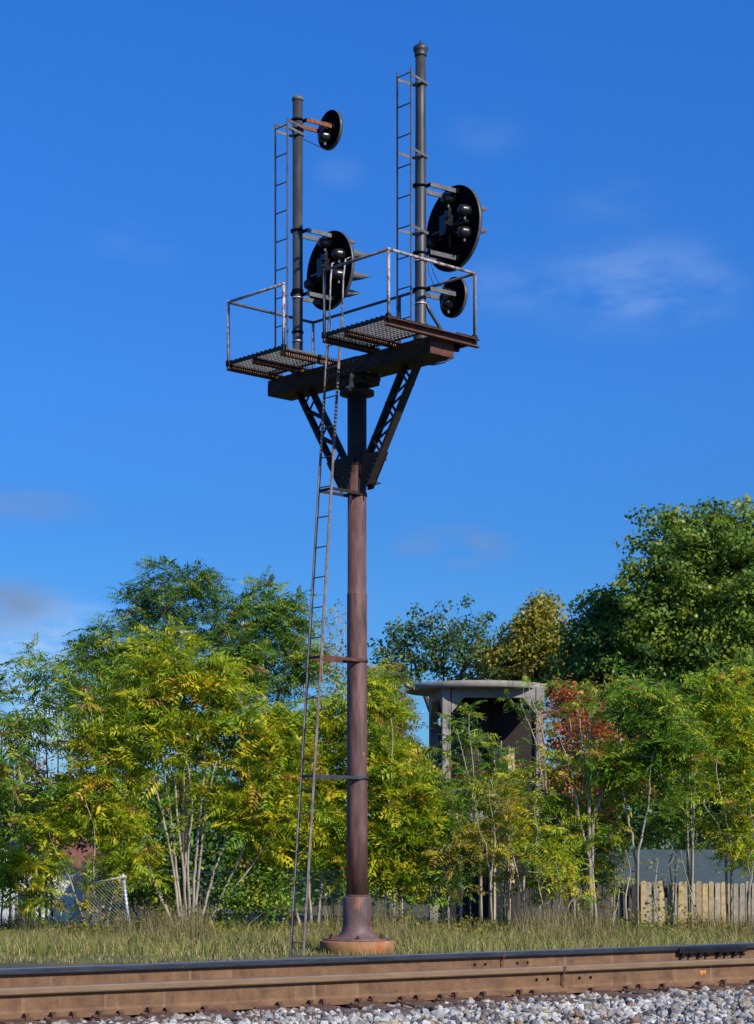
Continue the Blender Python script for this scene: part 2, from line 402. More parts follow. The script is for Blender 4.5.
def stones(name, pts, size, palette, weights):
    n = len(pts)
    v, f = ico()
    V = v[None] * (1 + rng.uniform(-.28, .22, (n, 12, 1))) + rng.normal(0, .07, (n, 12, 3))
    V = V * rng.uniform(.62, 1.15, (n, 1, 3))
    V = np.einsum('nij,nkj->nki', rot_rand(n), V)
    V = V * size[:, None, None] + pts[:, None, :]
    Vt = V[:, f, :].reshape(n * 20, 3, 3)
    ci = rng.choice(len(palette), n, p=weights)
    cols = np.array(palette)[ci] * rng.uniform(.75, 1.2, (n, 1))
    nn0 = (pts - np.array(T0)[None]) @ np.array(TN)
    dust = np.clip(1 - np.abs(nn0 + .05) / .55, 0, 1)[:, None] * rng.uniform(.1, .85, (n, 1))
    cols = cols * (1 - dust) + np.array([[.17, .10, .06]]) * dust
    return quads_object(name, Vt, np.repeat(cols, 20, axis=0), M['stone'])
pts = []; sz = []
def scatter(n, s0, s1, n0, n1, z0, z1, a, bb):
    s = rng.uniform(s0, s1, n); q = rng.uniform(n0, n1, n); z = rng.uniform(z0, z1, n)
    p = np.array(T0)[None] + np.outer(s, np.array(TD)) + np.outer(q, np.array(TN)); p[:, 2] = z
    pts.append(p); sz.append(rng.uniform(a, bb, n) * rng.choice([.6, .8, 1, 1, 1.15, 1.5], n))
scatter(19000, -5.5, 6.5, -2.6, -0.10, BED - .010, BED + .020, .013, .028)
scatter(5000, -7, 9, -0.12, 2.6, BED - .004, BED + .02, .02, .034)
scatter(7600, -5.5, 6.5, -1.3, -0.17, FOOT - .034, FOOT - .008, .014, .026)
scatter(900, -5.5, 6.5, -0.17, -0.075, FOOT - .035, FOOT - .012, .010, .018)
scatter(3500, -9, 16, 2.4, 3.3, BED - .28, BED + .02, .02, .035)
pts = np.concatenate(pts); sz = np.concatenate(sz)
# a few tie ends lie bare
_rel = pts - np.array(T0)[None]; _s = _rel @ np.array(TD); _n = _rel @ np.array(TN)
_drop = np.zeros(len(pts), bool)
for q_ in (309, 357, 403, 481.5, 591, 626, 695):
    kq = (q_ - 377.0) / F; sq = (kq * T0.y - T0.x) / (TD.x - kq * TD.y)
    _drop |= (abs(_s - sq - .01) < .10) & (_n > -.17 - rng.uniform(.12, .42)) & (_n < .0) & (rng.random(len(pts)) < .9)
pts = pts[~_drop]; sz = sz[~_drop]
stone_o = stones('ballast_stones', pts, sz,
    [(.33, .325, .31), (.47, .455, .43), (.21, .207, .20), (.09, .09, .095), (.25, .22, .18), (.34, .26, .16), (.17, .10, .065)], [.30, .18, .22, .13, .08, .04, .05])
tag(stone_o, kind='stuff', label='grey crushed stone ballast spread beside and between the rails', cat='ballast')

# ------------------------------------------------------------------ rails and fastenings
def on_track(px, off):
    """distance along the track where the line at offset 'off' crosses pixel column px"""
    k_ = (px - 377.0) / F
    base = T0 + TN * off
    return (k_ * base.y - base.x) / (TD.x - k_ * TD.y)

def rail_profile():
    h = [(-.070, 0), (.070, 0), (.070, .010), (.045, .018), (.014, .030), (.0085, .045), (.0085, .108), (.014, .122),
         (.033, .128), (.036, .134), (.036, .157), (.031, .163), (.018, .165)]
    left = [(-x, z) for x, z in reversed(h[2:])]
    return h + left
def make_rail(off, s0, s1, head_mats, label):
    t = empty('rail', T0 + TN * off + TD * s0 + Vector((0, 0, FOOT)), TRZ)
    prof_ = rail_profile(); n = len(prof_); Lr = s1 - s0; m = MB()
    segs = 40
    vs = [(Lr * i / segs, x, z) for i in range(segs + 1) for x, z in prof_]
    m.v = vs
    for i in range(segs):
        for j in range(n):
            k2 = (j + 1) % n
            m.f.append([i * n + j, (i + 1) * n + j, (i + 1) * n + k2, i * n + k2])
            za, zb = prof_[j][1], prof_[k2][1]
            mi = 0
            if min(za, zb) >= .122: mi = 1
            if min(za, zb) >= .163: mi = 2
            m.s.append(False); m.mi.append(mi)
    m.f.append(list(range(n))); m.s.append(False); m.mi.append(0)
    m.f.append([segs * n + j for j in reversed(range(n))]); m.s.append(False); m.mi.append(0)
    m.build('rail_body', [M['rail']] + head_mats, t)
    tag(t, label, 'rail', 'running rails of the track')
    return t, s0
far_off = 1.505
near, ns0 = make_rail(0, -60, 120, [M['rail_brown_top'], M['rail_brown_top']], 'nearer rusty brown rail with brown head, ballast banked against its foot')
far, fs0 = make_rail(far_off, -60, 120, [M['rail_head'], M['rail_run']], 'farther rail with dark shiny head and a black bolted joint bar')
def rail_hole(parent, s0, off, px, z=.078):
    s = on_track(px, off) - s0
    m = MB(); m.lathe((s, -.0105, z), [(.009, -.003), (.009, .004)], 12, axis='y')
    m.build('bolt_hole', M['black'], parent)
for px in (474, 484.5, 516.5, 526.7): rail_hole(far, fs0, far_off, px, .082)
for px in (535.5, 546.7, 578.5, 589.5): rail_hole(near, ns0, 0, px, .085)
def weld(parent, s0, off, px):
    s = on_track(px, off) - s0; m = MB()
    for k_ in range(9):
        z = .035 + .0105 * k_
        m.box((s + random.uniform(-.006, .006), -.0125, z), (.016 + random.random() * .012, .007, .011 + random.random() * .004))
    m.box((s, -.037, .146), (.02, .006, .028)); m.box((s - .002, -.02, .125), (.014, .034, .01))
    m.build('weld_seam', M['plate'], parent)
weld(far, fs0, far_off, 501); weld(near, ns0, 0, 561)
# insulated joint bar on the far rail
sa, sb = on_track(675, far_off) - fs0, on_track(743, far_off) - fs0
jb = MB()
jb.prism([(0, 0), (0, 1)], 0, 0) if False else None
q = [(-.012, .098), (-.034, .100), (-.050, .108), (-.052, .140), (-.040, .1515), (-.037, .1515), (-.037, .11), (-.012, .11)]
vs = [(sa, y, z) for y, z in q] + [(sb, y, z) for y, z in q]
n = len(q); jb.add(vs, [list(range(n)), list(reversed(range(n, 2 * n)))] + [[i, n + i, n + (i + 1) % n, (i + 1) % n] for i in range(n)])
jbo = jb.build('joint_bar', M['black_gloss'], far)
kk = 0
for px in (679.5, 687.5, 697, 704.5, 716, 723.5, 732, 740):
    s = on_track(px, far_off) - fs0; m = MB()
    r_ = .016 if kk % 2 == 0 else .011
    m.lathe((s, -.045, .083), [(r_, 0), (r_, .022), (r_ * .6, .036)], 6, axis='y', smooth=False)
    m.build('bolt', M['black_gloss'], jbo); kk += 1
pm = MB(); s = on_track(702, 0) - ns0
pm.box((s, -.0098, .088), (.052, .002, .018)); pm.box((s - .012, -.0098, .074), (.014, .002, .012)); pm.box((s + .014, -.0098, .077), (.012, .002, .010))
pm.build('paint_mark', M['ochre'], near)

plate_px = [10, 55, 102, 150, 205, 262, 309, 357, 403, 441.5, 481.5, 516.6, 546.5, 591, 626, 662, 695, 722, 752]
ss = [on_track(p, 0) for p in plate_px]
lab_tie = ['far left tie beyond the first letters of ballast'] 
ZP = FOOT - (BED - .14)
for i, s in enumerate(ss):
    base = T0 + TD * s
    tie = empty('railroad_tie', (base.x, base.y, BED - .14), TRZ)
    m = MB(); m.box((0, .75, FOOT - BED + .14 - .004 - .075), (.20, 2.6, .15)); m.build('timber', M['tie'], tie, bevel=.01)
    pl = MB(); pl.box((0, 0, ZP - .004), (.18, .32, .012)); pl.box((0, -.080, ZP + .006), (.18, .014, .012))
    plo = pl.build('tie_plate', M['plate'], tie, bevel=.003)
    for dx in (-.05 + random.uniform(-.015, .015), .055 + random.uniform(-.015, .015)):
        if random.random() < .22: continue
        sp = MB(); h_ = random.uniform(-.008, .006)
        sp.box((dx, -.088, ZP + .012 + h_ / 2), (.016, .016, .03 + h_)); sp.box((dx, -.078, ZP + .028 + h_), (.026, .036, .011), Matrix.Rotation(radians(-14), 3, 'X'))
        sp.build('spike', M['plate'], plo)
    tag(tie, 'half buried wooden tie with a rusty spiked plate under the near rail', 'railroad tie', 'railroad ties under the rails')

# ------------------------------------------------------------------ the signal structure (local x = along the crossbeam, y = along the track)
POLE = Vector((-0.312, 30.5, 0)); RZ = math.atan2(-.736, .677)
S = empty('railway_signal', POLE, RZ)
tag(S, 'tall rusty bracket post railway signal carrying two ladder masts with round black signal discs', 'railway signal')
E = EYE
ft = MB(); ft.lathe((0, 0, -.15), [(.585, 0), (.585, .325), (.57, .345)], 40); fo = ft.build('concrete_footing', M['footing'], S)
pf = MB(); pf.lathe((0, 0, .196), [(.53, 0), (.53, .022), (.50, .03)], 36)
pf.build('base_flange', M['socket'], fo)
for k in range(6):
    a = 2 * pi * k / 6 + .35; m = MB(); m.lathe((.45 * cos(a), .45 * sin(a), .225), [(.035, 0), (.035, .03), (.016, .034), (.016, .06)], 6, smooth=False)
    m.build('anchor_bolt', M['plate'], fo)
po = MB()
zt = E + 7.30
po.lathe((0, 0, 0), [(.168, .80), (.166, 1.9), (.158, 2.9), (.157, E + 3.98), (.155, E + 3.995), (.147, E + 4.0), (.146, zt)], 32)
poo = po.build('pole', M['pole'], S)
m = MB(); m.lathe((0, 0, 0), [(.1475, E + 5.98), (.150, E + 6.0), (.150, E + 7.09)], 32); m.build('pole_shade', M['dark_rust'], poo)  # dark shell painting the crossbeam's shadow onto the upper pole
m = MB(); m.lathe((0, 0, 0), [(.46, .226), (.38, .236), (.315, .26), (.27, .295), (.24, .35), (.226, .43), (.222, .50), (.222, .86), (.215, .875), (.17, .878)], 32)
m.build('socket', M['socket'], poo)
m = MB(); m.lathe((0, 0, 0), [(.172, .872), (.188, .874), (.186, .892), (.170, .905)], 24); m.build('collar', M['plate'], poo)
m = MB(); m.lathe((0, 0, 0), [(.15, E + 7.08), (.27, E + 7.09), (.27, E + 7.15), (.17, E + 7.17), (.17, E + 7.20)], 24); m.build('cap_flange', M['dark_rust'], poo)
m = MB(); m.tube((.1, -.20, E + 7.1), (.1, -.20, E + 7.33), .05, .03, 10); m.lathe((.16, -.24, E + 7.28), [(.0, 0), (.035, .02), (.045, .05), (.02, .08), (0, .085)], 10); m.box((.06, -.22, E + 7.16), (.1, .06, .05))
m.build('pipe_fitting', M['brass'], poo)
def rivet(m, x, y, z, ax='y', sgn=-1, r=.016):
    if ax == 'y': m.lathe((x, y, z), [(r, 0), (r * .7, sgn * .009), (0.0, sgn * .012)], 6, axis='y')
    else:
        c = Vector((x, y, z)); vs = [c + Vector((0, r * cos(t), r * sin(t))) for t in [2 * pi * k / 6 for k in range(6)]] + [c + Vector((sgn * .011, 0, 0))]
        m.add(vs, [(k, (k + 1) % 6, 6) for k in range(6)], True)
# crossbeam: two channels, battens and end plates
BZ0, BZ1, BL, BW = E + 7.37, E + 7.61, 1.88, .235
cb = MB()
for sg in (-1, 1):
    cb.box((0, sg * (BW - .006), (BZ0 + BZ1) / 2), (2 * BL - .02, .012, BZ1 - BZ0))
    cb.box((0, sg * (BW - .048), BZ1 - .008), (2 * BL - .02, .072, .013)); cb.box((0, sg * (BW - .048), BZ0 + .008), (2 * BL - .02, .072, .013))
for k in range(34):
    for zz in (BZ0 + .05, BZ1 - .05): rivet(cb, -1.8 + k * .109, -BW, zz, 'y', -1, .011)
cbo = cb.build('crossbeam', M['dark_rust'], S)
for sg in (-1, 1):
    m = MB(); m.box((sg * (BL + .006), 0, (BZ0 + BZ1) / 2 - .005), (.012, 2 * BW + .02, BZ1 - BZ0 + .01))
    for yy in (-.19, .19):
        for zz in (-.08, -.027, .027, .08): rivet(m, sg * (BL + .012), yy, (BZ0 + BZ1) / 2 + zz, 'x', sg)
    m.build('end_plate', M['red_rust'], cbo)
for (xa, xb) in ((-1.88, -.42), (-.40, .40), (.42, 1.88)):
    m = MB(); m.box(((xa + xb) / 2, 0, BZ0 - .007), (xb - xa, 2 * BW + .04, .011)); m.build('bottom_plate', M['dark_rust'], cbo)
for (xa, xb) in ((-1.7, -1.15), (-.25, .25), (1.15, 1.7)):
    m = MB(); m.box(((xa + xb) / 2, 0, BZ1 + .008), (xb - xa, 2 * BW - .02, .012)); m.build('top_plate', M['dark_rust'], cbo)
m = MB()
for k in range(9):
    x0 = -1.0 + k * .22
    m.bar((x0, -BW + .04, BZ0 - .006), (x0 + .22, BW - .04, BZ0 - .006), .045, .008, side=(1, -1, 0)) if not (-.4 < x0 < .22) else None
m.build('lacing', M['dark_rust'], cbo)
m = MB(); m.box((0, 0, E + 7.285), (.62, .40, .14)); m.box((-.34, 0, E + 7.27), (.05, .3, .10)); m.box((.36, 0, E + 7.29), (.05, .3, .06)); m.build('seat_block', M['dark_rust'], cbo, bevel=.01)
# hanging cable below the right end
m = MB(); m.path([(1.50, -.2, BZ0 - .02), (1.58, -.12, BZ0 - .10), (1.7, .0, BZ0 - .115), (1.82, .1, BZ0 - .09), (1.9, .2, BZ0 - .01)], .012, 6); m.build('cable', M['wire'], cbo)

# braces
def uz(sg, z, inner):    # brace edges
    du = (z - 7.1) * .65
    return sg * ((.87 if inner else 1.27) + du)
for sg in (-1, 1):
    br = empty('unused') if False else None
    m = MB()
    z0, z1 = 5.66, 7.36
    W2 = .062
    for inner in (True, False):
        o_ = .02 if inner else -.02
        a = Vector((uz(sg, z0 + (.42 if inner else 0), inner) + sg * o_, 0, E + z0 + (.42 if inner else 0))); c = Vector((uz(sg, z1, inner) + sg * o_, 0, E + z1))
        m.bar(a, c, 2 * W2, .012, side=(0, 1, 0))
        for ys_ in (-W2, W2):
            off = Vector((sg * (.028 if inner else -.028), 0, 0)); m.bar(a + Vector((0, ys_, 0)) + off, c + Vector((0, ys_, 0)) + off, .008, .030, side=(0, 1, 0))
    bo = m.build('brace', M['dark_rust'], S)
    m = MB(); nb = 5
    zs = [6.12 + (7.30 - 6.12) * k / nb for k in range(nb + 1)]
    for ys_ in (-W2 - .008, W2 + .008):
        for k in range(nb):
            ia = bool(k % 2)
            a = Vector((uz(sg, zs[k], ia) + (sg if ia else -sg) * .03, ys_, E + zs[k])); c = Vector((uz(sg, zs[k + 1], not ia) + (-sg if ia else sg) * .03, ys_, E + zs[k + 1]))
            m.bar(a, c, .008, .040, side=(0, 1, 0))
    m.build('lacing', M['dark_rust'], bo)
    m = MB()
    for yy in (-W2 - .016, W2 + .016):
        m.prism([(uz(sg, 5.6, False), E + 5.6), (uz(sg, 6.12, False) , E + 6.12), (uz(sg, 6.12, True) - sg * .05, E + 6.13), (sg * .17, E + 5.9), (sg * .16, E + 5.60)], yy - .006, yy + .006)
        for k in range(7): rivet(m, uz(sg, 5.64 + k * .075, False) - sg * .03, yy + (-.006 if yy < 0 else .006), E + 5.64 + k * .075, 'y', -1 if yy < 0 else 1, .013)
    m.build('gusset_plate', M['dark_rust'], bo)
m = MB()
m.prism([(-.40, E + 6.10), (.14, E + 6.13), (-.02, E + 5.60), (-.22, E + 5.60)], -.175, -.163)
for k in range(5):
    rivet(m, .09 - k * .033, -.175, E + 6.05 - k * .10); rivet(m, -.34 + k * .04, -.175, E + 6.04 - k * .095)
for x_ in (-.2, -.12, -.04): rivet(m, x_, -.175, E + 5.8)
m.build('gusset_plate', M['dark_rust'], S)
m = MB()
for zz in (6.02, 5.68): m.tube((-.47, -.0, E + zz), (.47, 0, E + zz), .014, n=6); 
for zz, uu in ((6.02, .50), (5.68, .36)):
    m.tube((-uu, .12, E + zz), (uu + .05, .12, E + zz), .013, n=6)
m.build('tie_rod', M['dark_rust'], S)

# platforms
PZ = E + 7.70
V0 = -1.19
def platform(u0, u1, bearers, v1=-.26, full=None):
    m = MB(); 
    # bar grating: bearing bars along x, cross bars along y
    nb_ = 13
    for k in range(nb_):
        y = V0 + (v1 - V0) * k / (nb_ - 1); m.box(((u0 + u1) / 2, y, PZ), (u1 - u0, .008, .014))
    nc = int((u1 - u0) / .10); ncb = int((u1 - u0) / .075)
    for k in range(ncb + 1):
        x = u0 + (u1 - u0) * k / ncb; m.box((x, (V0 + v1) / 2, PZ), (.006, v1 - V0, .030))
    o_ = m.build('platform', M['grating'], S)
    m = MB(); m.box(((u0 + u1) / 2, V0 - .01, PZ - .004), (u1 - u0, .012, .055)); m.box(((u0 + u1) / 2, v1 + .01, PZ - .004), (u1 - u0, .012, .055)); 
    for k in range(nc + 1): m.box((u0 + (u1 - u0) * k / nc, V0 - .01, PZ + .028), (.035, .02, .018))
    m.build('edge_band', M['dark_rust'], o_)
    for (x, mat_, va, vb) in bearers:
        m = MB()
        m.box((x + .012, (va + vb) / 2, PZ - .075), (.010, vb - va, .085)); m.box((x + .035, (va + vb) / 2, PZ - .033), (.055, vb - va, .009)); m.box((x + .035, (va + vb) / 2, PZ - .116), (.055, vb - va, .009))
        nt_ = int((vb - va) / .045)
        for k in range(nt_): m.box((x + .030, va + .02 + k * .045, PZ - .072), (.018, .020, .045), mi=1)
        for k in range(nt_): m.box((x + .052, va + .02 + k * .045, PZ - .008), (.012, .016, .034))
        for yy in (va + .12, (va + vb) / 2 , vb - .12): rivet(m, x + .017, yy, PZ - .075, 'x', 1, .02)
        m.build('bearer', [M['dark_rust'], M['tan_rust']], o_)
    return o_
pl_l = platform(-1.72, -.36, [(-1.72, M['red_rust'], V0 - .04, -.10), (-1.10, M['dark_rust'], V0 - .02, .1), (-.42, M['dark_rust'], V0 - .02, .1)])
pl_l['label'] = 'far walkway platform beside the shorter looking mast'
pl_r = platform(.59, 1.97, [(.59, M['red_rust'], V0 - .04, -.10), (1.05, M['red_rust'], V0 - .02, -.1)])
pl_r['label'] = 'near walkway platform with the rusty red end beam'
# long rusty end channel of the near platform, running past the mast
m = MB(); va, vb = V0 - .05, .66; xx = 1.955
m.box((xx + .01, (va + vb) / 2, PZ - .075), (.012, vb - va, .10)); m.box((xx + .045, (va + vb) / 2, PZ - .020), (.085, vb - va, .012)); m.box((xx + .045, (va + vb) / 2, PZ - .128), (.085, vb - va, .012))
m.build('end_channel', M['red_rust'], pl_r)
m = MB()
for k in range(14): m.box((1.99, V0 + .02 + k * .075, PZ + .0), (.08, .05, .028))
for k in range(6): m.box((1.98, .22 + k * .075, PZ + .0), (.10, .05, .028))
m.box((1.75, .42, PZ - .05), (.42, .42, .02))
m.build('tread_edge', M['dark_rust'], pl_r)
m = MB(); m.box((.1, .43, PZ - .05), (3.6, .30, .02)); m.box((.1, .29, PZ - .07), (3.7, .02, .06)); m.box((.1, .57, PZ - .07), (3.7, .02, .06))
for x_ in (-1.6, -.5, .6, 1.6): m.box((x_, .30, PZ - .10), (.06, .66, .05))
m.build('rear_walkway', M['dark_rust'], S)

# handrails
RT = E + 8.67; UL, UR, VB = -1.72, 2.0, .58
def rail_run(pts, r=.024, mat=None, name='handrail'):
    m = MB()
    for a, c in zip(pts[:-1], pts[1:]): m.tube(a, c, r, n=8)
    for p in pts[1:-1]: m.lathe((p[0], p[1], p[2] - r * 1.2), [(0, 0), (r * 1.15, r * .6), (r * 1.15, r * 1.9), (0, r * 2.5)], 8)
    return m.build(name, mat or M['handrail'], S)
rail_run([(-.36, V0, PZ - .05), (-.36, V0, RT), (UL, V0, RT), (UL, V0, PZ - .05)])
rail_run([(UL, V0, RT - .002), (UL, VB, RT), (UR, VB, RT), (UR, VB, PZ - .03)], mat=M['ladder_dark'])
rail_run([(UL, VB, RT), (UL, VB, PZ - .05)])
rail_run([(.59, V0, PZ - .05), (.59, V0, RT), (UR, V0, RT)], mat=M['ladder'])
rail_run([(UR, V0, PZ - .03), (UR, V0, RT), (UR, VB, RT)])
rail_run([(UR, VB + .001, RT), (UR, VB + .001, PZ - .03)])
rail_run([(.35, VB, RT), (.35, VB, PZ - .05)], mat=M['ladder_dark'])
m = MB()
for (x, y) in ((-.36, V0), (UL, V0), (.59, V0), (UR, V0), (UR, VB), (UL, VB)): m.box((x, y, PZ - .0), (.06, .06, .09))
m.build('post_foot', M['dark_rust'], S)

# ladders
def ladder(pts, half, zs, r=.012, mat=None, label=None, rr=.010):
    """pts: (v, z) polyline of the rails, u = +-half about uc"""
    uc, poly = pts
    m = MB()
    for sg in (-1, 1):
        for (va_, za_), (vb_, zb_) in zip(poly[:-1], poly[1:]): m.bar((uc + sg * half, va_, za_), (uc + sg * half, vb_, zb_), .012, .045 if r > .011 else .03, side=(1, 0, 0))
    o_ = m.build('ladder', mat, S)
    if label: o_['label'] = label
    def vat(z):
        for (va_, za_), (vb_, zb_) in zip(poly[:-1], poly[1:]):
            if min(za_, zb_) <= z <= max(za_, zb_): return va_ + (vb_ - va_) * (z - za_) / (zb_ - za_)
        return poly[0][0]
    for z in zs:
        m = MB(); m.tube((uc - half, vat(z), z), (uc + half, vat(z), z), rr, n=6); m.build('rung', mat, o_)
    return o_
lz = [E + (850 - y) / 64.6 for y in [941 - 30.1 * k for k in range(20)]]
lz = [z for z in lz if z < E + 7.75] + [E + 7.8]
lo = ladder((0.0, [(-1.235, -.1), (-.50, E + 7.6), (-.44, E + 8.2)]), .148, lz, mat=M['ladder'], label='long leaning ladder from the ground to the platforms')
m = MB()
for sg in (-1, 1): m.path([(sg * .148, -.44, E + 8.2), (sg * .150, -.42, E + 8.8), (sg * .16, -.38, E + 9.10), (sg * .20, -.30, E + 9.14)], .014, 6)
m.build('grab_rail', M['handrail'], lo)
for sg, xu in ((-1, -1.43), (1, 1.43)):
    vo = -.34
    zs = [E + 11.58 - .455 * k for k in range(9)]
    zs = [z for z in zs if z > PZ + .1]
    la = ladder((xu, [(vo, PZ - .02), (vo, E + 11.66)]), .152, zs, r=.010, mat=M['ladder_dark'], label='short vertical ladder on the far mast' if sg < 0 else 'short vertical ladder on the near mast')
# straps that hold the long ladder to the pole
def strap(z, vl, mat, pr):
    m = MB()
    for sg in (-1, 1): m.bar((sg * .148, vl, z), (sg * (pr + .006), .02, z), .010, .05, side=(1, 0, 0))
    m.lathe((0, 0, z - .025), [(pr + .002, 0), (pr + .014, 0.0001), (pr + .014, .05), (pr + .002, .0501)], 24)
    m.bar((-.148, vl, z), (.148, vl, z), .01, .04, side=(0, 1, 0))
    m.build('ladder_strap', mat, S)
def vl(z): return -1.235 + (.735) * (z + .1) / (E + 7.7)
for y, mt, pr in ((495, M['dark_rust'], .146), (661, M['red_rust'], .158), (778, M['mast'], .163)):
    z = E + (850 - y) / 64.13; strap(z, vl(z), mt, pr)

# masts
def band(m, x, z, r, h=.035): m.lathe((x, 0, z - h / 2), [(r - .002, 0), (r + .012, .001), (r + .012, h - .001), (r - .002, h)], 20)
for sg, xu in ((-1, -1.43), (1, 1.43)):
    m = MB()
    if sg < 0: m.lathe((xu, 0, 0), [(.105, PZ - .1), (.105, PZ + .02), (.083, PZ + .03), (.083, E + 12.10)], 24)
    else: m.lathe((xu, 0, 0), [(.108, PZ - .1), (.112, PZ - .02), (.105, PZ + .22), (.086, PZ + .25), (.084, E + 10.2), (.078, E + 11.0), (.078, E + 12.02)], 24)
    mo = m.build('mast', M['mast'], S); mo['label'] = 'grey signal mast with a rounded silver cap' if sg < 0 else 'grey signal mast with a pointed finial cap'
    m = MB()
    if sg < 0: m.lathe((xu, 0, E + 12.08), [(.088, 0), (.096, .01), (.096, .04), (.075, .065), (.03, .085), (.014, .09), (.012, .115), (0, .12)], 20); m.build('cap', M['arm'], mo)
    else: m.lathe((xu, 0, E + 11.98), [(.082, -.04), (.095, -.03), (.095, .0), (.088, .01), (.112, .05), (.116, .09), (.095, .115), (.05, .15), (.02, .17), (.014, .20), (0, .22)], 20); m.build('cap', M['mast'], mo)
    zb = [8.35, 8.98, 9.02, 9.99, 11.77, 11.6] if sg < 0 else [8.44, 8.98, 9.99]
    for z in zb:
        m = MB(); band(m, xu, E + z, .084); m.build('clamp', M['black'], mo)
    for z in ([8.2, 8.9] if sg < 0 else [8.22, 8.86]):
        m = MB(); band(m, xu, E + z, .085, .02); m.build('zinc_band', M['silver'], mo)
    # ladder stand-offs
    for z in ([11.66, 11.55] if sg < 0 else [11.55, 10.45, 9.30]):
        m = MB()
        for s2 in (-1, 1): m.bar((xu + s2 * .152, -.34, E + z), (xu + s2 * .09, .05, E + z - .02), .008, .04, side=(1, 0, 0))
        m.bar((xu - .10, .05, E + z - .02), (xu + .10, .05, E + z - .02), .04, .04); band(m, xu, E + z - .02, .08, .05)
        m.build('ladder_bracket', M['arm'] if z != 11.66 else M['ladder_dark'], mo)
# conduit and wires on the near mast
m = MB(); m.path([(1.43 + .02, .1, E + 8.25), (1.45, .16, E + 8.15), (1.5, .30, E + 7.95), (1.55, .45, E + 7.72), (1.55, .5, E + 7.6)], .026, 8); m.build('conduit', M['mast'], S)
m = MB(); m.path([(1.5, .1, E + 9.0), (1.5, .2, E + 8.72), (1.5, .35, E + 8.55), (1.5, .6, E + 8.5)], .006, 5); m.path([(1.47, .1, E + 9.0), (1.47, .14, E + 8.7), (1.47, .28, E + 8.48), (1.47, .55, E + 8.42)], .006, 5); m.build('wire', M['wire'], S)

# signal heads
def head(xu, z, R, lamps, hoods, arm_mat, label, small=False):
    V = .65
    m = MB()
    # rimmed dished disc facing +y
    m.lathe((xu, V, z), [(0.0, .0), (R * .97, .0), (R, .01), (R, .045), (R * .97, .045), (R * .96, .012), (0.0, .012)], 48, axis='y', smooth=False, mi=0)
    ho = m.build('signal_disc', M['black'], S); ho['label'] = label
    m = MB(); m.lathe((xu, V, z), [(R + .001, -.004), (R + .006, -.004), (R + .006, .052), (R + .001, .052), (R + .001, -.004)], 48, axis='y', cap=False); m.build('rim', M['lens_edge'], ho)
    for (a, rr) in lamps:
        cx_, cz_ = xu + rr * cos(a), z + rr * sin(a)
        m = MB()
        m.lathe((cx_, V - .002, cz_), [(0, -.20), (.035, -.195), (.066, -.175), (.082, -.14), (.088, -.09), (.096, -.07), (.096, -.05), (.088, -.045), (.088, 0)], 18, axis='y')
        m.build('lamp_housing', M['black_gloss'], ho)
        m = MB(); m.box((cx_ + .02, V - .10, cz_ - .125), (.025, .03, .04)); m.build('latch', M['arm'], ho)
    for (a, rr, Lh) in hoods:
        cx_, cz_ = xu + rr * cos(a), z + rr * sin(a)
        m = MB(); nn = 14; th = 1.15 * pi / 2 * 1.25; vs = []
        for layer in (.118, .125):
            for k in range(nn + 1):
                t = -th + 2 * th * k / nn
                ln = Lh * (1 - (abs(t) / th) ** 2)
                vs.append((cx_ + layer * sin(t), V + .045, cz_ + layer * cos(t)))
                vs.append((cx_ + layer * .8 * sin(t), V + .05 + ln, cz_ + layer * (.75 * cos(t) + .05) - .0))
        o2 = 2 * (nn + 1); fs = []
        for k in range(nn):
            i0 = 2 * k; fs.append((i0, i0 + 1, i0 + 3, i0 + 2)); fs.append((o2 + i0, o2 + i0 + 2, o2 + i0 + 3, o2 + i0 + 1))
            fs.append((i0 + 1, o2 + i0 + 1, o2 + i0 + 3, i0 + 3))
        m.add(vs, fs, True); m.build('hood', M['arm'], ho)
        m = MB(); m.lathe((cx_, V + .046, cz_), [(.085, 0), (.085, .012), (0, .02)], 16, axis='y'); m.build('lens', M['glass'], ho)
    # arms to the mast
    zs = [0.0] if small else [.52, -.50]
    for dz in zs:
        for du in (-.15, .15):
            m = MB(); zz = z + dz
            ve = V - .03
            m.bar((xu + du, .09, zz), (xu + du, ve, zz), .03, .065, side=(1, 0, 0))
            m.build('support_arm', arm_mat, ho)
        m = MB(); m.box((xu, .10, zz), (.31, .025, .045)); band(m, xu, zz, .084, .04); m.build('arm_clamp', M['black'], ho)
        m = MB(); m.box((xu, V - .05, zz), (.40, .03, .07)); m.build('arm_bracket', M['black'], ho)
    # junction box, wiring harness
    m = MB()
    if small:
        m.box((xu, V - .08, z + .02), (.13, .12, .15)); 
    else:
        m.box((xu - .03, V - .09, z + .03), (.17, .15, .30)); m.tube((xu, V - .05, z - .3), (xu, V - .05, z + .3), .02); m.tube((xu - .42, V - .05, z), (xu + .42, V - .05, z), .02)
        m.box((xu + .09, V - .17, z + .16), (.10, .06, .10)); m.box((xu + .05, V - .17, z - .02), (.05, .06, .18))
    m.build('junction_box', M['black_gloss'], ho)
    if not small:
        m = MB()
        for (a, rr) in lamps:
            cx_, cz_ = xu + rr * cos(a), z + rr * sin(a)
            m.path([(cx_, V - .06, cz_), ((cx_ + xu) / 2, V - .07, (cz_ + z) / 2 - .05), (xu, V - .08, z)], .009, 5)
        m.build('cable', M['mast'], ho)
    # the head is turned a little on its mast
    piv = Vector((xu, .35, 0)); Rm = Matrix.Rotation(radians(-5.5), 3, 'Z')
    ho.rotation_euler = (0, 0, radians(-5.5)); ho.location = piv - Rm @ piv
    return ho
d45 = pi / 4
big = [(pi / 2, .44), (.38, .42), (-.42, .42), (3.5, .44)]
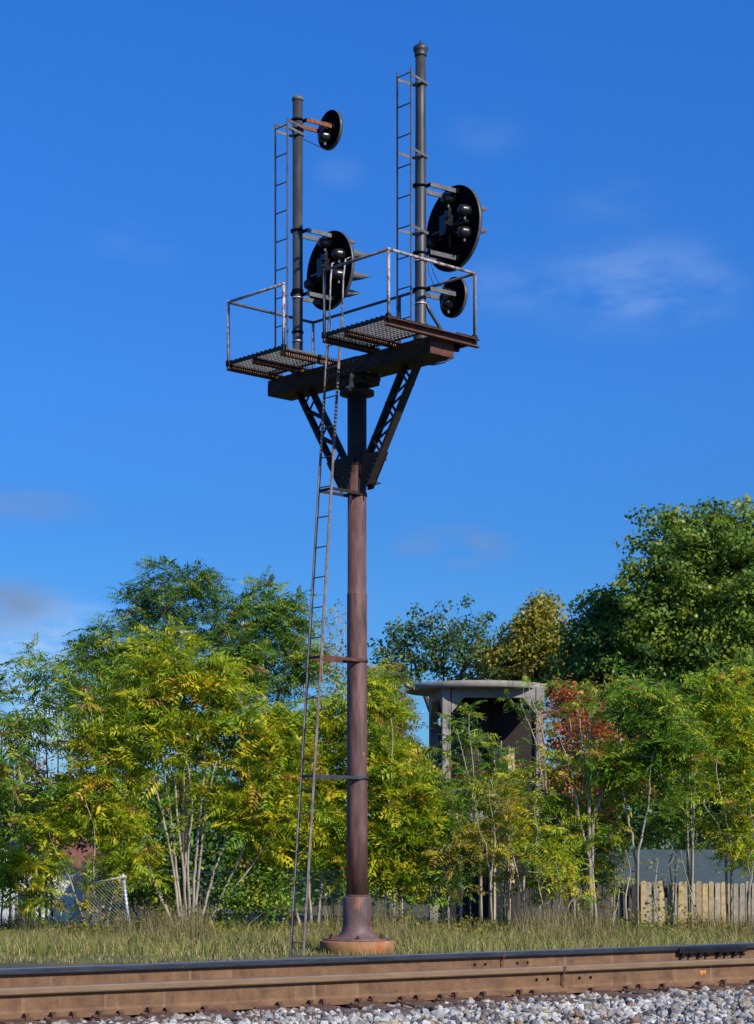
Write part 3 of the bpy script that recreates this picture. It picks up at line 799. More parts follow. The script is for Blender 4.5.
head(-1.43, E + 9.47, .630, big, [(.36, .44, .52), (-.44, .44, .50), (-1.2, .44, .48), (1.2, .44, .40), (1.95, .44, .4), (2.8, .44, .4), (-2, .44, .4), (-2.8, .44, .4)], M['arm'], 'large round black signal disc on the far mast with pointed hoods')
head(1.43, E + 9.49, .638, big, [(.38, .44, .30), (-.38, .44, .30), (pi, .44, .3), (0, 0, .2)], M['arm'], 'large round black signal disc on the near mast')
head(-1.43, E + 11.77, .31, [(-pi / 2, .13)], [(0, .0, .16)], M['arm_rust'], 'small black signal disc on rusty orange arms near the top of the far mast', True)
head(1.43, E + 8.44, .30, [(-pi / 2, .12)], [(0, .0, .14)], M['arm'], 'small black signal disc low on the near mast', True)
m = MB(); m.tube((-1.43, .08, E + 11.5), (-1.45, .66, E + 11.5 - .05), .008, n=5); m.build('stay', M['wire'], S)

# ------------------------------------------------------------------ concrete water tower frame
TY = 55.0
tw = empty('concrete_tower', P(488, 850, TY) * 1.0); tw.location.z = ground_z(TY)
tag(tw, 'ruined concrete tower frame with round roof slab standing among the trees', 'tower')
gz = ground_z(TY)
sc_ = F / TY
def tz(py): return EYE + (850 - py) / sc_ - gz
zt_ = tz(680); 
m = MB(); m.lathe((-.25, 1.35, zt_ - .24), [(2.03, 0), (2.05, .01), (2.05, .17), (2.03, .18)], 44); m.build('roof_slab', M['concrete'], tw)
m = MB(); hw = 1.33
bt = zt_ - .18
cs = [(-hw, 0), (hw, 0), (hw, 2.66), (-hw, 2.66)]
rt = Matrix.Rotation(radians(6), 3, 'Z')
cw = [rt @ Vector((x, y - 1.33, 0)) + Vector((0, 1.33, 0)) for x, y in cs]
for i in range(4):
    a, c = cw[i], cw[(i + 1) % 4]; d = (c - a).normalized()
    m = MB(); m.bar(a + d * .14 + Vector((0, 0, bt - .16)), c - d * .14 + Vector((0, 0, bt - .16)), .24, .315, side=d.cross(Vector((0, 0, 1))))
    for p, dd in ((a, d), (c, -d)):
        # haunches
        q0 = p + dd * .14
        s_ = d.cross(Vector((0, 0, 1))) * .11
        vs = [q0 + Vector((0, 0, bt - .32)), q0 + dd * .36 + Vector((0, 0, bt - .32)), q0 + Vector((0, 0, bt - .75))]
        vv = [v + s_ for v in vs] + [v - s_ for v in vs]
        m.add(vv, [(0, 1, 2), (3, 5, 4), (0, 2, 5, 3), (1, 4, 5, 2), (0, 3, 4, 1)])
    m.build('ring_beam', M['concrete'], tw)
for i, p in enumerate(cw):
    m = MB(); m.box((p.x, p.y, (bt - .003) / 2), (.24, .24, bt - .003), rt.copy()); m.build('column', M['concrete'], tw, bevel=.015)
zmid = tz(816)
m = MB(); a = cw[0] + Vector((.14, 0, zmid)); m.bar(a, a + rt @ Vector((1.25, 0, .0)), .22, .28, side=(0, 1, 0))
q0 = cw[0] + Vector((.15, 0, zmid)); 
vv = [q0 + Vector((0, -.1, -.14)), q0 + Vector((.4, -.1, -.14)), q0 + Vector((0, -.1, -.6)), q0 + Vector((0, .1, -.14)), q0 + Vector((.4, .1, -.14)), q0 + Vector((0, .1, -.6))]
m.add(vv, [(0, 2, 1), (3, 4, 5), (0, 3, 5, 2), (1, 2, 5, 4), (0, 1, 4, 3)])
m.box(a + Vector((1.20, .02, -.35)), (.14, .2, .55)); m.build('cross_beam', M['concrete'], tw)
# inner shaft, its corner towards the camera
ca, sa_ = .53, .85
k0 = Vector((.24, 1.2, 0)); e1 = Vector((.97, .24, 0)) * .62; e2 = Vector((-.24, .97, 0)) * .5
for (hh0, hh1, mt) in ((0, tz(745), M['plaster']),):
    m = MB(); vs = []
    for z in (hh0, hh1):
        for q in (k0, k0 + e1, k0 + e1 + e2, k0 + e2): vs.append(q + Vector((0, 0, z)))
    m.add(vs, [(3, 2, 1, 0), (4, 5, 6, 7), (0, 1, 5, 4), (1, 2, 6, 5), (2, 3, 7, 6), (3, 0, 4, 7)]); m.build('inner_shaft', mt, tw)
m = MB(); m.box((.10, 2.44, bt / 2), (2.62, .12, bt - .02)); m.build('shade_panel', M['dark_rust'], tw)  # added dark panel in place of the shade inside the frame
m = MB(); m.lathe((-.42, 1.85, 2.6), [(.55, 0), (.55, bt - 2.62)], 28); m.build('tank', M['dark_rust'], tw)

# ------------------------------------------------------------------ shed, houses
SY = 52.0; gz = ground_z(SY)
c0 = P(690, 850, SY); sh = empty('garden_shed', (c0.x, c0.y, gz), radians(14))
tag(sh, 'low shed with blue grey shingle roof behind the picket fence', 'shed')
Ls = 6.4; hx = Ls / 2; ez = EYE + (850 - 882) / (F / 50.6) - gz; rz_ = EYE + (850 - 850.5) / (F / SY) - gz
m = MB(); m.box((0, 0, ez / 2), (Ls - .4, 2.6, ez)); m.prism([(-1, 0), (1, 0), (0, 1)], 0, 0) if False else None
m.add([(-hx + .2, -1.3, ez), (-hx + .2, 1.3, ez), (-hx + .2, 0, rz_ - .08), (hx - .2, -1.3, ez), (hx - .2, 1.3, ez), (hx - .2, 0, rz_ - .08)], [(0, 2, 1), (3, 4, 5)])
m.build('wall', M['shed_wall'], sh)
for sg in (-1, 1):
    m = MB(); m.bar((0, sg * 1.55, ez - .12), (0, 0, rz_), Ls, .06, side=(1, 0, 0)); m.build('roof', M['shingle'], sh)

HY = 60.0; gz = ground_z(HY)
c0 = P(44, 850, HY); hs_ = empty('white_house', (c0.x, c0.y, gz), radians(-8))
tag(hs_, 'white house with red brown roof half hidden behind the shrubs at the chain link fence', 'house')
m = MB(); we = EYE + (850 - 872) / (F / HY) - gz; m.box((0, 2, we / 2), (2.7, 4, we)); rr_ = EYE + (850 - 838) / (F / HY) - gz
m.add([(-1.35, 0, we), (1.35, 0, we), (0, 0, rr_ - .1), (-1.35, 4, we), (1.35, 4, we), (0, 4, rr_ - .1)], [(0, 1, 2), (3, 5, 4)])
m.build('wall', M['white'], hs_)
for sg in (-1, 1):
    m = MB(); m.bar((sg * 1.55, 1.9, we - .15), (0, 1.9, rr_), 4.5, .08, side=(0, 1, 0)); m.build('roof', M['red_roof'], hs_)
m = MB(); m.box((-.55, -.02, 1.0), (.62, .05, .9)); wn = m.build('window', M['white'], hs_); m = MB(); m.box((-.55, -.05, 1.0), (.5, .02, .78)); m.build('pane', M['glass'], wn)
m = MB(); m.box((.6, -.015, .85), (.75, .04, 1.7)); m.build('door', M['white'], hs_)
c0 = P(108, 850, 58); gs = empty('grey_outbuilding', (c0.x, c0.y, ground_z(58)), radians(5))
tag(gs, 'small outbuilding with pale grey roof seen through the leaves near the white house', 'outbuilding')
m = MB(); m.box((0, 1.2, .80), (1.5, 2.4, 1.6)); m.build('wall', M['shed_wall'], gs); m = MB(); m.bar((0, -.2, 1.62), (0, 2.6, 2.15), 1.8, .07, side=(1, 0, 0)); m.build('roof', M['shingle'], gs)
c0 = P(3, 850, 66); g2 = empty('white_garage', (c0.x, c0.y, ground_z(66)), 0)
tag(g2, 'white garage gable at the left edge behind reddish bushes', 'garage')
m = MB(); m.box((0, 1.5, 1.1), (2.6, 3, 2.2)); m.add([(-1.3, 0, 2.2), (1.3, 0, 2.2), (0, 0, 2.9), (-1.3, 3, 2.2), (1.3, 3, 2.2), (0, 3, 2.9)], [(0, 1, 2), (3, 5, 4)]); m.build('wall', M['white'], g2)
for sg in (-1, 1): m = MB(); m.bar((sg * 1.5, 1.5, 2.1), (0, 1.5, 3.0), 3.3, .08, side=(0, 1, 0)); m.build('roof', M['shingle'], g2)

# ------------------------------------------------------------------ picket fence (boards as pattern of panels)
FY = 46.0; gz = ground_z(FY)
def picket(px0, px1, top, bottom, pal, label, Y, name='picket_fence'):
    t = empty(name, P((px0 + px1) / 2, 850, Y)); t.location.z = ground_z(Y); tag(t, label, 'fence')
    k_ = F / Y; w_ = (px1 - px0) / k_; nb_ = int(w_ / .145)
    n_pan = max(1, int(round(w_ / 2.4)))
    allV = []; allC = []
    for i in range(nb_):
        x = -w_ / 2 + i * .145 + random.uniform(-.012, .012); h = (EYE + (850 - top) / k_ - ground_z(Y)) + random.uniform(-.035, .03)
        wd = .128 * random.uniform(.85, 1.03); tl = random.gauss(0, .018); yy = random.uniform(-.015, .015)
        c = np.array(random.choice(pal)) * random.uniform(.8, 1.15)
        q = [(x, 0), (x + wd, 0), (x + wd + tl, h - .03), (x + wd - .03 + tl, h), (x + .03 + tl, h), (x + tl, h - .03)]
        fr = [(a, yy, z) for a, z in q]; bk = [(a, yy + .018, z) for a, z in q]
        # as quads only
        for poly in ([fr[0], fr[1], fr[2], fr[5]], [fr[5], fr[2], fr[3], fr[4]], [bk[1], bk[0], bk[5], bk[2]], [bk[5], bk[4], bk[3], bk[2]],
                     [fr[1], bk[1], bk[2], fr[2]], [bk[0], fr[0], fr[5], bk[5]], [fr[4], fr[3], bk[3], bk[4]], [fr[2], bk[2], bk[3], fr[3]], [fr[5], fr[4], bk[4], bk[5]]):
            allV.append(poly); allC.append(c)
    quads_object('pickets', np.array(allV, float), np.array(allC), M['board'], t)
    m = MB()
    for z in (.35, 1.0): m.box((0, .05, z), (w_, .04, .09))
    m.build('fence_rail', M['tie'], t)
    for i in range(n_pan + 1):
        m = MB(); m.box((-w_ / 2 + w_ * i / n_pan, .10, .62), (.10, .10, 1.25)); m.build('post', M['tie'], t)
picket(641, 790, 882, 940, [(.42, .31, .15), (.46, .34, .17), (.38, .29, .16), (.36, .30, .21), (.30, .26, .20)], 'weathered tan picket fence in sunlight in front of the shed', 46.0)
picket(505, 640, 884, 940, [(.05, .045, .042), (.07, .062, .058), (.09, .085, .085)], 'picket fence stretch with shade painted into dark grey boards behind the thin saplings below the tower', 47.0, 'shaded_fence')  # dark palette paints the shade on this stretch of the fence

# chain link fence
CY = 42.6; kc = F / CY; gz = ground_z(CY)
def chain(px0, px1, posts, label, Y, htop, slant=0):
    kx = F / Y; gz_ = ground_z(Y); x0 = (px0 - 377) / kx; x1 = (px1 - 377) / kx
    t = empty('chain_link_fence', (x0, Y, gz_)); tag(t, label, 'fence')
    w_ = x1 - x0; h = htop; m = MB(); st = .085; r = .0026
    n = int(w_ / st) + int(h / st) + 2
    for i in range(n):
        for sg in (1, -1):
            s = -h + i * st
            a = [s, 0.0]; c = [s + h, h]
            if sg < 0: a = [s + h, 0.0]; c = [s, h]
            # clip to 0..w
            def clip(p, q):
                (xa, za), (xb, zb) = p, q
                if xa > xb: (xa, za), (xb, zb) = (xb, zb), (xa, za)
                if xb <= 0 or xa >= w_: return None
                if xa < 0: za += (0 - xa) * (zb - za) / (xb - xa); xa = 0
                if xb > w_: zb += (w_ - xb) * (zb - za) / (xb - xa); xb = w_
                return (xa, za), (xb, zb)
            cl = clip(a, c)
            if cl:
                (xa, za), (xb, zb) = cl
                m.tube((xa, sg * .003, za), (xb, sg * .003, zb), r, n=3, cap=False)
    m.build('wire_mesh', M['galv'], t)
    m = MB(); m.tube((0, 0, h + .01), (w_, 0, h + .01), .022, n=8); m.build('top_rail', M['galv'], t)
    for (p, extra) in posts:
        m = MB(); xp = (p - px0) / kx; m.tube((xp, .03, -.1), (xp, .03, h + extra), .032, n=10); m.lathe((xp, .03, h + extra), [(.036, 0), (.036, .02), (.015, .06), (0, .065)], 10); m.build('fence_post', M['galv'], t)
    return t
chain(-60, 461, [(33, .05), (125, .05), (220, .05), (307, .05), (388, .05), (461, .34)], 'galvanised chain link fence with steel posts behind the shrubs', CY, EYE - (873 - 850) / kc - gz)
ct = chain(0, 55, [(50, .02)], 'loose leaning strip of chain link mesh at the left shrubs', 39.5, 1.12)
ct.location = P(92, 850, 39.5); ct.location.z = ground_z(39.5); ct.rotation_euler = (0, radians(-9), radians(-35))

# ------------------------------------------------------------------ vegetation
def norm(a): return a / np.maximum(np.linalg.norm(a, axis=-1, keepdims=True), 1e-9)
def fronds(O, D, Ls, cols, pairs=7, lw=.34, ll=.30):
    """pinnate leaves: O origins, D directions, one colour per leaf; returns quads and colours"""
    n = len(O); D = norm(D)
    up = np.tile(np.array([0, 0, 1.0]), (n, 1))
    side = norm(np.cross(D, up) + rng.normal(0, .75, (n, 3))); nrm = norm(np.cross(side, D))
    Q = []; C = []
    for j in range(pairs + 1):
        t = .18 + .82 * j / pairs
        droop = -.22 * t * t
        p = O + D * (Ls * t)[:, None]; p[:, 2] += droop * Ls
        env = ll * (1 - .45 * abs(t - .5) * 2 * (1 if t > .5 else .6))
        for sg in ((-1, 1) if j < pairs else (0,)):
            if sg == 0: ld = D.copy()
            else: ld = norm(side * sg + D * .35 + nrm * rng.normal(-.1, .30, (n, 1)))
            l_ = (Ls * env * rng.uniform(.8, 1.15, n))[:, None]
            wv = norm(np.cross(ld, nrm) + rng.normal(0, .38, (n, 3))) * l_ * lw * .5
            a = p; c = p + ld * l_; c[:, 2] -= l_[:, 0] * .18
            mid = p + ld * l_ * .42
            Q.append(np.stack([a, mid + wv, c, mid - wv], 1)); C.append(cols * rng.uniform(.85, 1.15, (n, 1)))
    return np.concatenate(Q), np.concatenate(C)
def leaves(O, size, cols, aspect=.68, out=None):
    n = len(O)
    nn_ = rng.normal(size=(n, 3)) * .75
    if out is not None: nn_ = nn_ + out
    nn_[:, 2] += .35
    nn_ = norm(nn_)
    a = norm(np.cross(nn_, rng.normal(size=(n, 3)))); b_ = np.cross(nn_, a)
    s = size[:, None]
    return np.stack([O - a * s * .5, O + b_ * s * aspect * .5, O + a * s * .5, O - b_ * s * aspect * .5], 1), cols

PAL = {
 'yg':   [((.32, .42, .022), .34), ((.50, .52, .026), .24), ((.18, .32, .022), .22), ((.70, .58, .035), .12), ((.55, .30, .06), .04), ((.08, .16, .016), .04)],
 'gr':   [((.13, .26, .028), .40), ((.24, .38, .032), .30), ((.06, .14, .02), .15), ((.42, .46, .04), .12), ((.34, .19, .05), .03)],
 'dk':   [((.08, .18, .035), .46), ((.14, .26, .042), .38), ((.24, .34, .045), .13), ((.28, .20, .05), .03)],
 'oak':  [((.13, .24, .035), .34), ((.21, .31, .04), .34), ((.32, .38, .045), .22), ((.08, .16, .03), .08), ((.36, .26, .06), .02)],
 'olive': [((.30, .30, .04), .4), ((.44, .38, .05), .25), ((.16, .22, .035), .25), ((.46, .24, .06), .1)],
 'red':  [((.46, .10, .035), .36), ((.55, .22, .055), .24), ((.30, .10, .055), .16), ((.22, .26, .03), .14), ((.48, .36, .07), .10)],
 'plum': [((.26, .09, .06), .5), ((.36, .15, .10), .3), ((.16, .14, .05), .2)],
 'blue': [((.07, .14, .055), .5), ((.12, .22, .07), .35), ((.22, .26, .05), .15)],
}
def pick(pal, n):
    P_ = PAL[pal]; w_ = np.array([x[1] for x in P_]); c = np.array([x[0] for x in P_])
    return c[rng.choice(len(P_), n, p=w_ / w_.sum())]

def grow(name, label, cat, Y, base_px, stems, blobs, ntips, pal, kind='frond', size=.5, per=6, bark='bark_pale', group=None,
         stem_r=.035, hollow=.35, extra=None, spread=1.0, tipr=.007, jit=.09):
    """stems: list of px polylines from the ground up; blobs: (px, py, rx, ry[, weight]) in pixels at depth Y"""
    if Y < 47:
        Y2 = 39.4 + (Y - 34.6) * .65; size *= Y2 / Y; Y = Y2
    gz_ = ground_z(Y); k_ = F / Y
    base = Vector(((base_px - 377) / k_, Y, gz_))
    t = empty(name, base); tag(t, label, cat, group)
    def loc(px, py, dy=0.0): return np.array([(px - 377) / k_ - base.x, dy, EYE + (850 - py) / k_ - gz_])
    trunk = MB(); nodes = []; rad = []
    for st in stems:
        pts = []
        dyo = random.uniform(-.55, -.05) if name == 'ailanthus_shrub' else random.uniform(-.6, .4)
        nseg = 10
        for i in range(len(st) - 1):
            for j in range(nseg if i == len(st) - 2 else nseg - 0):
                f_ = j / nseg
                a = np.array(st[i]); c = np.array(st[i + 1]); q = a + (c - a) * f_
                pts.append(q)
        pts.append(np.array(st[-1]))
        m_ = len(pts); W3 = []; R3 = []
        ph_ = random.uniform(0, 6); am_ = random.uniform(.03, .09)
        wob = rng.normal(0, 1, (m_, 2)); pts = np.array(pts)
        for _ in range(14): pts[1:-1] = (pts[:-2] + pts[1:-1] + pts[2:]) / 3
        for i, q in enumerate(pts):
            f_ = i / (m_ - 1)
            p = loc(q[0], q[1], dyo * f_)
            p[:2] += wob[i] * .007 * (1 if i else 0)
            p[0] += am_ * sin(ph_ + f_ * 9) * f_; p[1] += am_ * cos(ph_ + f_ * 7) * f_
            if i == 0: p[2] = -.05
            W3.append(Vector(p)); r_ = stem_r * (1 - .84 * f_) + .004; R3.append(r_)
            if f_ > .25: nodes.append(p); rad.append(r_)
        trunk.path(W3, R3, 7)
    # tips
    tips = []
    ws = np.array([bl[2] * bl[3] * (bl[4] if len(bl) > 4 else 1) for bl in blobs], float); ws /= ws.sum()
    for bi, bl in enumerate(blobs):
        n_ = max(2, int(ntips * ws[bi]))
        u = rng.normal(size=(n_, 3)); u = norm(u) * (rng.uniform(hollow ** 3, 1, (n_, 1)) ** (1 / 3.))
        rd = (bl[2] + bl[3]) / 2 / k_ * (spread if spread != 1.0 else (.62 if kind == 'frond' else .9))
        u[:, 0] *= bl[2] / k_; u[:, 1] *= rd; u[:, 2] *= bl[3] / k_
        c = loc(bl[0], bl[1])
        tips.append(u + c)
    tips = np.concatenate(tips); tips += rng.normal(0, jit, tips.shape)
    tips = tips[tips[:, 2] > .25]
    cen = np.mean(np.array(nodes), 0)
    order = np.argsort(np.linalg.norm((tips - cen) * np.array([1, 1, .6]), axis=1))
    nodes_a = np.array(nodes); rad_a = list(rad)
    outd = []
    keep = []
    for i in order:
        tp = tips[i]; d = nodes_a - tp
        dist = np.linalg.norm(d, axis=1) + np.maximum(0, d[:, 2]) * 2.0
        j = int(np.argmin(dist)); st_ = nodes_a[j]
        dv = tp - st_; ln = np.linalg.norm(dv)
        if ln < 1e-3: continue
        mid = st_ + dv * .5 + np.array([0, 0, -.10 * ln]) + rng.normal(0, .03 * ln, 3)
        r0 = min(rad_a[j] * .7, .006 + .008 * ln)
        r0 = max(r0, tipr)
        trunk.path([Vector(st_), Vector(mid), Vector(tp)], [r0, r0 * .8, max(tipr * .6, r0 * .5)], 4, cap=False)
        nodes_a = np.vstack([nodes_a, mid[None], tp[None]]); rad_a += [r0 * .8, max(tipr * .6, r0 * .6)]
        outd.append(dv / ln); keep.append(tp)
    trunk.build('trunk', M[bark], t)
    tips = np.array(keep); outd = np.array(outd)
    n_ = len(tips)
    if kind == 'frond':
        O = np.repeat(tips, per, 0); dd = np.repeat(outd, per, 0)
        r_ = rng.normal(size=O.shape); r_[:, 2] *= .45
        D = norm(r_ * 1.0 + dd * .22 + np.array([0, 0, .05]))
        Ls = size * rng.uniform(.6, 1.2, len(O))
        base_c = pick(pal, n_)                          # each spray keeps mostly one colour
        cc = np.repeat(base_c, per, 0); alt = pick(pal, len(O)); mk = rng.random((len(O), 1)) < .35
        cc = np.where(mk, alt, cc)
        Q, C = fronds(O + rng.normal(0, .03, O.shape), D, Ls, cc)
    else:
        nl = per
        off = norm(rng.normal(size=(n_ * nl, 3))) * rng.uniform(.35, 1.0, (n_ * nl, 1)) * np.repeat(rng.uniform(.7, 1.4, (n_, 1)), nl, 0)
        O = np.repeat(tips, nl, 0) + off * np.array([1, 1, .72]) * size * 2.9
        cc = np.repeat(pick(pal, n_), nl, 0); alt = pick(pal, len(O)); cc = np.where(rng.random((len(O), 1)) < .14, alt, cc)
        cc = cc * rng.uniform(.8, 1.2, (len(O), 1))
        Q, C = leaves(O, size * rng.uniform(.6, 1.2, len(O)), cc, out=norm(off) * 1.0)
    if extra: pass
    quads_object('crown', Q, C, M['leaf'], t)
    return t

# --- far wood that reads as one mass behind everything
def mass(name, label, Y, x0, x1, topf, pal, n, size, thick=6):
    k_ = F / Y
    px = rng.uniform(x0, x1, n); top = topf(px); f_ = rng.random(n) ** .75
    py = 905 - (905 - top) * f_
    yy = Y + rng.uniform(0, thick, n)
    O = np.stack([(px - 377) / F * yy, yy, EYE + (850 - py) / F * yy], 1)
    cc = pick(pal, n) * rng.uniform(.75, 1.2, (n, 1))
    Q, C = leaves(O, size * rng.uniform(.6, 1.3, n), cc)
    tag(quads_object(name, Q, C, M['leaf']), label, 'wood', kind='stuff')
def lump(px, a, amp, s=37.0): return a + amp * (np.sin(px / s) + .6 * np.sin(px / (s * .37) + 2) + .4 * np.sin(px / (s * .17) + 1))
mass('distant_wood', 'distant dark line of trees closing the view behind the houses and shed', 92, -180, 360, lambda p: lump(p, 785, 14), 'dk', 34000, .34)
mass('distant_thicket', 'dark thicket behind the tower and shed', 66, 250, 980, lambda p: lump(p, 765, 22), 'dk', 34000, .24)

SH = 'shrubs and saplings along the fence'
# --- right side large trees
grow('oak_tree', 'tallest dark oak crown rising at the right edge above the shed', 'tree', 62, 735, [[(735, 905), (728, 760), (735, 640), (742, 560)], [(728, 760), (690, 650), (680, 580)], [(730, 720), (790, 620)]],
     [(735, 605, 86, 76), (700, 575, 52, 42), (775, 605, 76, 80), (690, 650, 66, 50), (740, 660, 70, 50), (672, 556, 20, 22, 1.2), (690, 528, 22, 14, 1.4), (726, 530, 22, 14, 1.2), (648, 580, 18, 11), (760, 552, 26, 34), (640, 630, 34, 36), (655, 545, 9, 9), (640, 596, 12, 8), (668, 520, 8, 8), (705, 515, 10, 8)],
     1350, 'oak', 'leaf', .16, 64, 'bark_dark', stem_r=.22, hollow=.1, tipr=.018, jit=.38)
grow('dark_tree', 'broad dark green tree left of the tallest oak above the tower', 'tree', 64, 612, [[(612, 905), (608, 780), (612, 680)], [(608, 760), (580, 670)], [(610, 740), (645, 660)]],
     [(612, 660, 52, 50), (590, 690, 34, 42), (640, 690, 40, 50), (605, 615, 22, 24), (630, 632, 30, 26), (650, 740, 40, 40)],
     720, 'dk', 'leaf', .165, 56, 'bark_dark', stem_r=.16, hollow=.1, tipr=.016, jit=.2)
grow('olive_tree', 'olive yellow treetop showing just above the tower roof', 'tree', 68, 535, [[(535, 905), (533, 780), (535, 650)], [(534, 740), (505, 660)], [(534, 720), (560, 640)]],
     [(535, 650, 30, 38), (510, 665, 28, 22), (555, 660, 25, 32), (540, 615, 12, 18), (575, 680, 20, 20)],
     380, 'olive', 'leaf', .16, 48, 'bark_dark', stem_r=.13, hollow=.1, tipr=.016, jit=.2)
grow('thin_tree', 'thin bluish green treetop with sky showing through, between pole and tower', 'tree', 70, 445, [[(445, 905), (440, 760), (445, 650)], [(442, 740), (405, 640)], [(442, 720), (478, 630)]],
     [(405, 645, 28, 22), (440, 655, 30, 26), (470, 640, 26, 24), (430, 630, 18, 8), (480, 665, 30, 22), (392, 670, 24, 20)],
     200, 'blue', 'leaf', .15, 36, 'bark_dark', stem_r=.12, hollow=.2, tipr=.016, jit=.35)
grow('evergreen_bush', 'dark leafy bush behind the shed roof at the right edge', 'bush', 58, 700, [[(700, 900), (700, 800)], [(700, 880), (745, 780)], [(700, 880), (665, 800)]],
     [(700, 780, 60, 55), (750, 770, 50, 70), (660, 800, 40, 40)], 520, 'dk', 'leaf', .17, 32, 'bark_dark', stem_r=.09, hollow=.1, tipr=.014, jit=.2)

# --- red tree beside tower
grow('red_tree', 'small tree with red and orange autumn leaves right of the tower', 'tree', 50, 590, [[(590, 915), (588, 820), (585, 730)], [(588, 840), (560, 740)], [(588, 830), (620, 740)]],
     [(585, 735, 36, 40), (605, 780, 36, 46), (565, 780, 22, 46), (570, 705, 24, 24)], 380, 'red', 'leaf', .12, 24, 'bark_pale', stem_r=.06, hollow=.1, tipr=.010, jit=.15)
grow('plum_bush', 'reddish plum coloured bush at the left edge in front of the white garage', 'bush', 50, 30, [[(30, 915), (25, 820), (20, 770)], [(30, 880), (60, 790)]],
     [(20, 790, 38, 38), (60, 800, 34, 34), (10, 840, 30, 30), (75, 830, 20, 24)], 260, 'plum', 'leaf', .11, 20, 'bark_dark', stem_r=.04, hollow=.1, tipr=.010, jit=.15)

# --- left mass
grow('ailanthus_sapling', 'dark green frond topped sapling at the far left edge', 'sapling', 37, 5, [[(2, 940), (0, 820), (-4, 700)], [(8, 940), (14, 800), (18, 720)]],
     [(-8, 690, 30, 38), (15, 740, 30, 40), (5, 800, 30, 34), (-20, 820, 30, 60), (0, 870, 28, 26, .6)], 85, 'gr', size=.52, group=SH, stem_r=.02)
grow('ailanthus_sapling', 'slender dark sapling with bare upright stems, second from the left edge', 'sapling', 38, 50, [[(46, 935), (48, 800), (46, 665)], [(52, 935), (55, 820), (64, 700)], [(40, 900), (36, 800), (30, 720)]],
     [(48, 665, 12, 26), (62, 690, 22, 26), (40, 715, 24, 30), (25, 735, 22, 26), (60, 745, 22, 18, .6)], 55, 'gr', size=.46, per=5, bark='bark_dark', group=SH, stem_r=.026)
grow('ailanthus_tree', 'dark green tree with a stepped crown at the left of the tallest left crown', 'tree', 42, 112, [[(112, 930), (108, 780), (106, 650)], [(110, 800), (85, 700)], [(110, 780), (135, 680)]],
     [(106, 650, 26, 32), (85, 680, 28, 28), (125, 680, 30, 40), (95, 720, 36, 36), (130, 730, 40, 40)], 260, 'gr', size=.44, per=6, bark='bark_dark', stem_r=.04)
grow('ailanthus_tree', 'tallest dark green tree of the left group with a leafy rounded top', 'tree', 43, 185, [[(185, 930), (183, 760), (185, 600)], [(184, 740), (145, 630)], [(184, 720), (222, 640)]],
     [(150, 592, 27, 26), (185, 585, 34, 27), (205, 605, 26, 30), (165, 630, 45, 34), (205, 655, 50, 34), (150, 665, 40, 30), (135, 610, 12, 12)], 330, 'dk', size=.36, per=7, bark='bark_dark', stem_r=.045, hollow=.2, tipr=.010, jit=.12)
grow('locust_tree', 'dark feathery tree with two stubby tops between the tallest left crown and the pole', 'tree', 43, 265, [[(265, 930), (262, 760), (262, 610)], [(263, 760), (235, 650)], [(263, 740), (298, 640)]],
     [(262, 610, 24, 30), (245, 640, 26, 34), (290, 625, 20, 34), (275, 670, 46, 34), (235, 680, 30, 30), (315, 660, 16, 34, .6)], 330, 'gr', size=.40, per=6, bark='bark_dark', stem_r=.045)
grow('bare_sapling', 'nearly bare twiggy sapling just left of the pole', 'sapling', 40, 330, [[(332, 930), (333, 780), (334, 610)], [(332, 760), (322, 640)], [(333, 720), (343, 620)]],
     [(335, 640, 16, 45), (325, 690, 20, 40), (345, 690, 14, 40)], 130, 'olive', 'leaf', .07, 7, 'bark_pale', stem_r=.016, jit=.12, tipr=.005)
# front yellow-green mass with white stems
ST = [[(183, 945), (172, 860), (150, 745), (140, 690)], [(188, 945), (182, 850), (176, 740), (178, 660)], [(193, 945), (196, 850), (206, 760), (215, 680)],
      [(196, 945), (212, 880), (235, 800), (252, 720)], [(180, 945), (160, 890), (132, 820), (110, 750)], [(190, 945), (190, 840), (192, 760)], [(198, 945), (222, 905), (262, 850), (290, 810)],
      [(186, 945), (176, 870), (168, 780), (160, 700)], [(192, 945), (200, 860), (214, 770), (232, 690)], [(184, 945), (186, 860), (182, 780), (196, 690)], [(200, 945), (228, 880), (250, 840), (275, 770)], [(182, 945), (150, 870), (122, 830)]]
grow('ailanthus_shrub', 'big yellow green shrub with a fan of pale bare stems left of the ladder', 'shrub', 35.5, 190, ST,
     [(150, 690, 42, 44), (110, 740, 38, 44), (205, 690, 44, 44), (180, 735, 50, 40), (245, 730, 44, 50), (118, 795, 30, 40, .7), (225, 790, 44, 36, .45), (165, 800, 40, 30, .25), (265, 800, 46, 50), (280, 745, 34, 36), (85, 800, 24, 32), (165, 650, 22, 18)],
     500, 'yg', size=.52, per=6, group=SH, stem_r=.03)
grow('ailanthus_shrub', 'yellow green shrub filling behind the ladder foot', 'shrub', 36.5, 315, [[(312, 945), (308, 850), (305, 740)], [(316, 945), (325, 850), (332, 760)], [(306, 945), (285, 870), (272, 800)]],
     [(305, 740, 34, 46), (330, 780, 26, 46), (290, 810, 34, 40), (320, 840, 30, 34), (335, 720, 18, 34), (270, 860, 26, 24), (345, 850, 20, 30)], 270, 'yg', size=.50, per=6, group=SH)
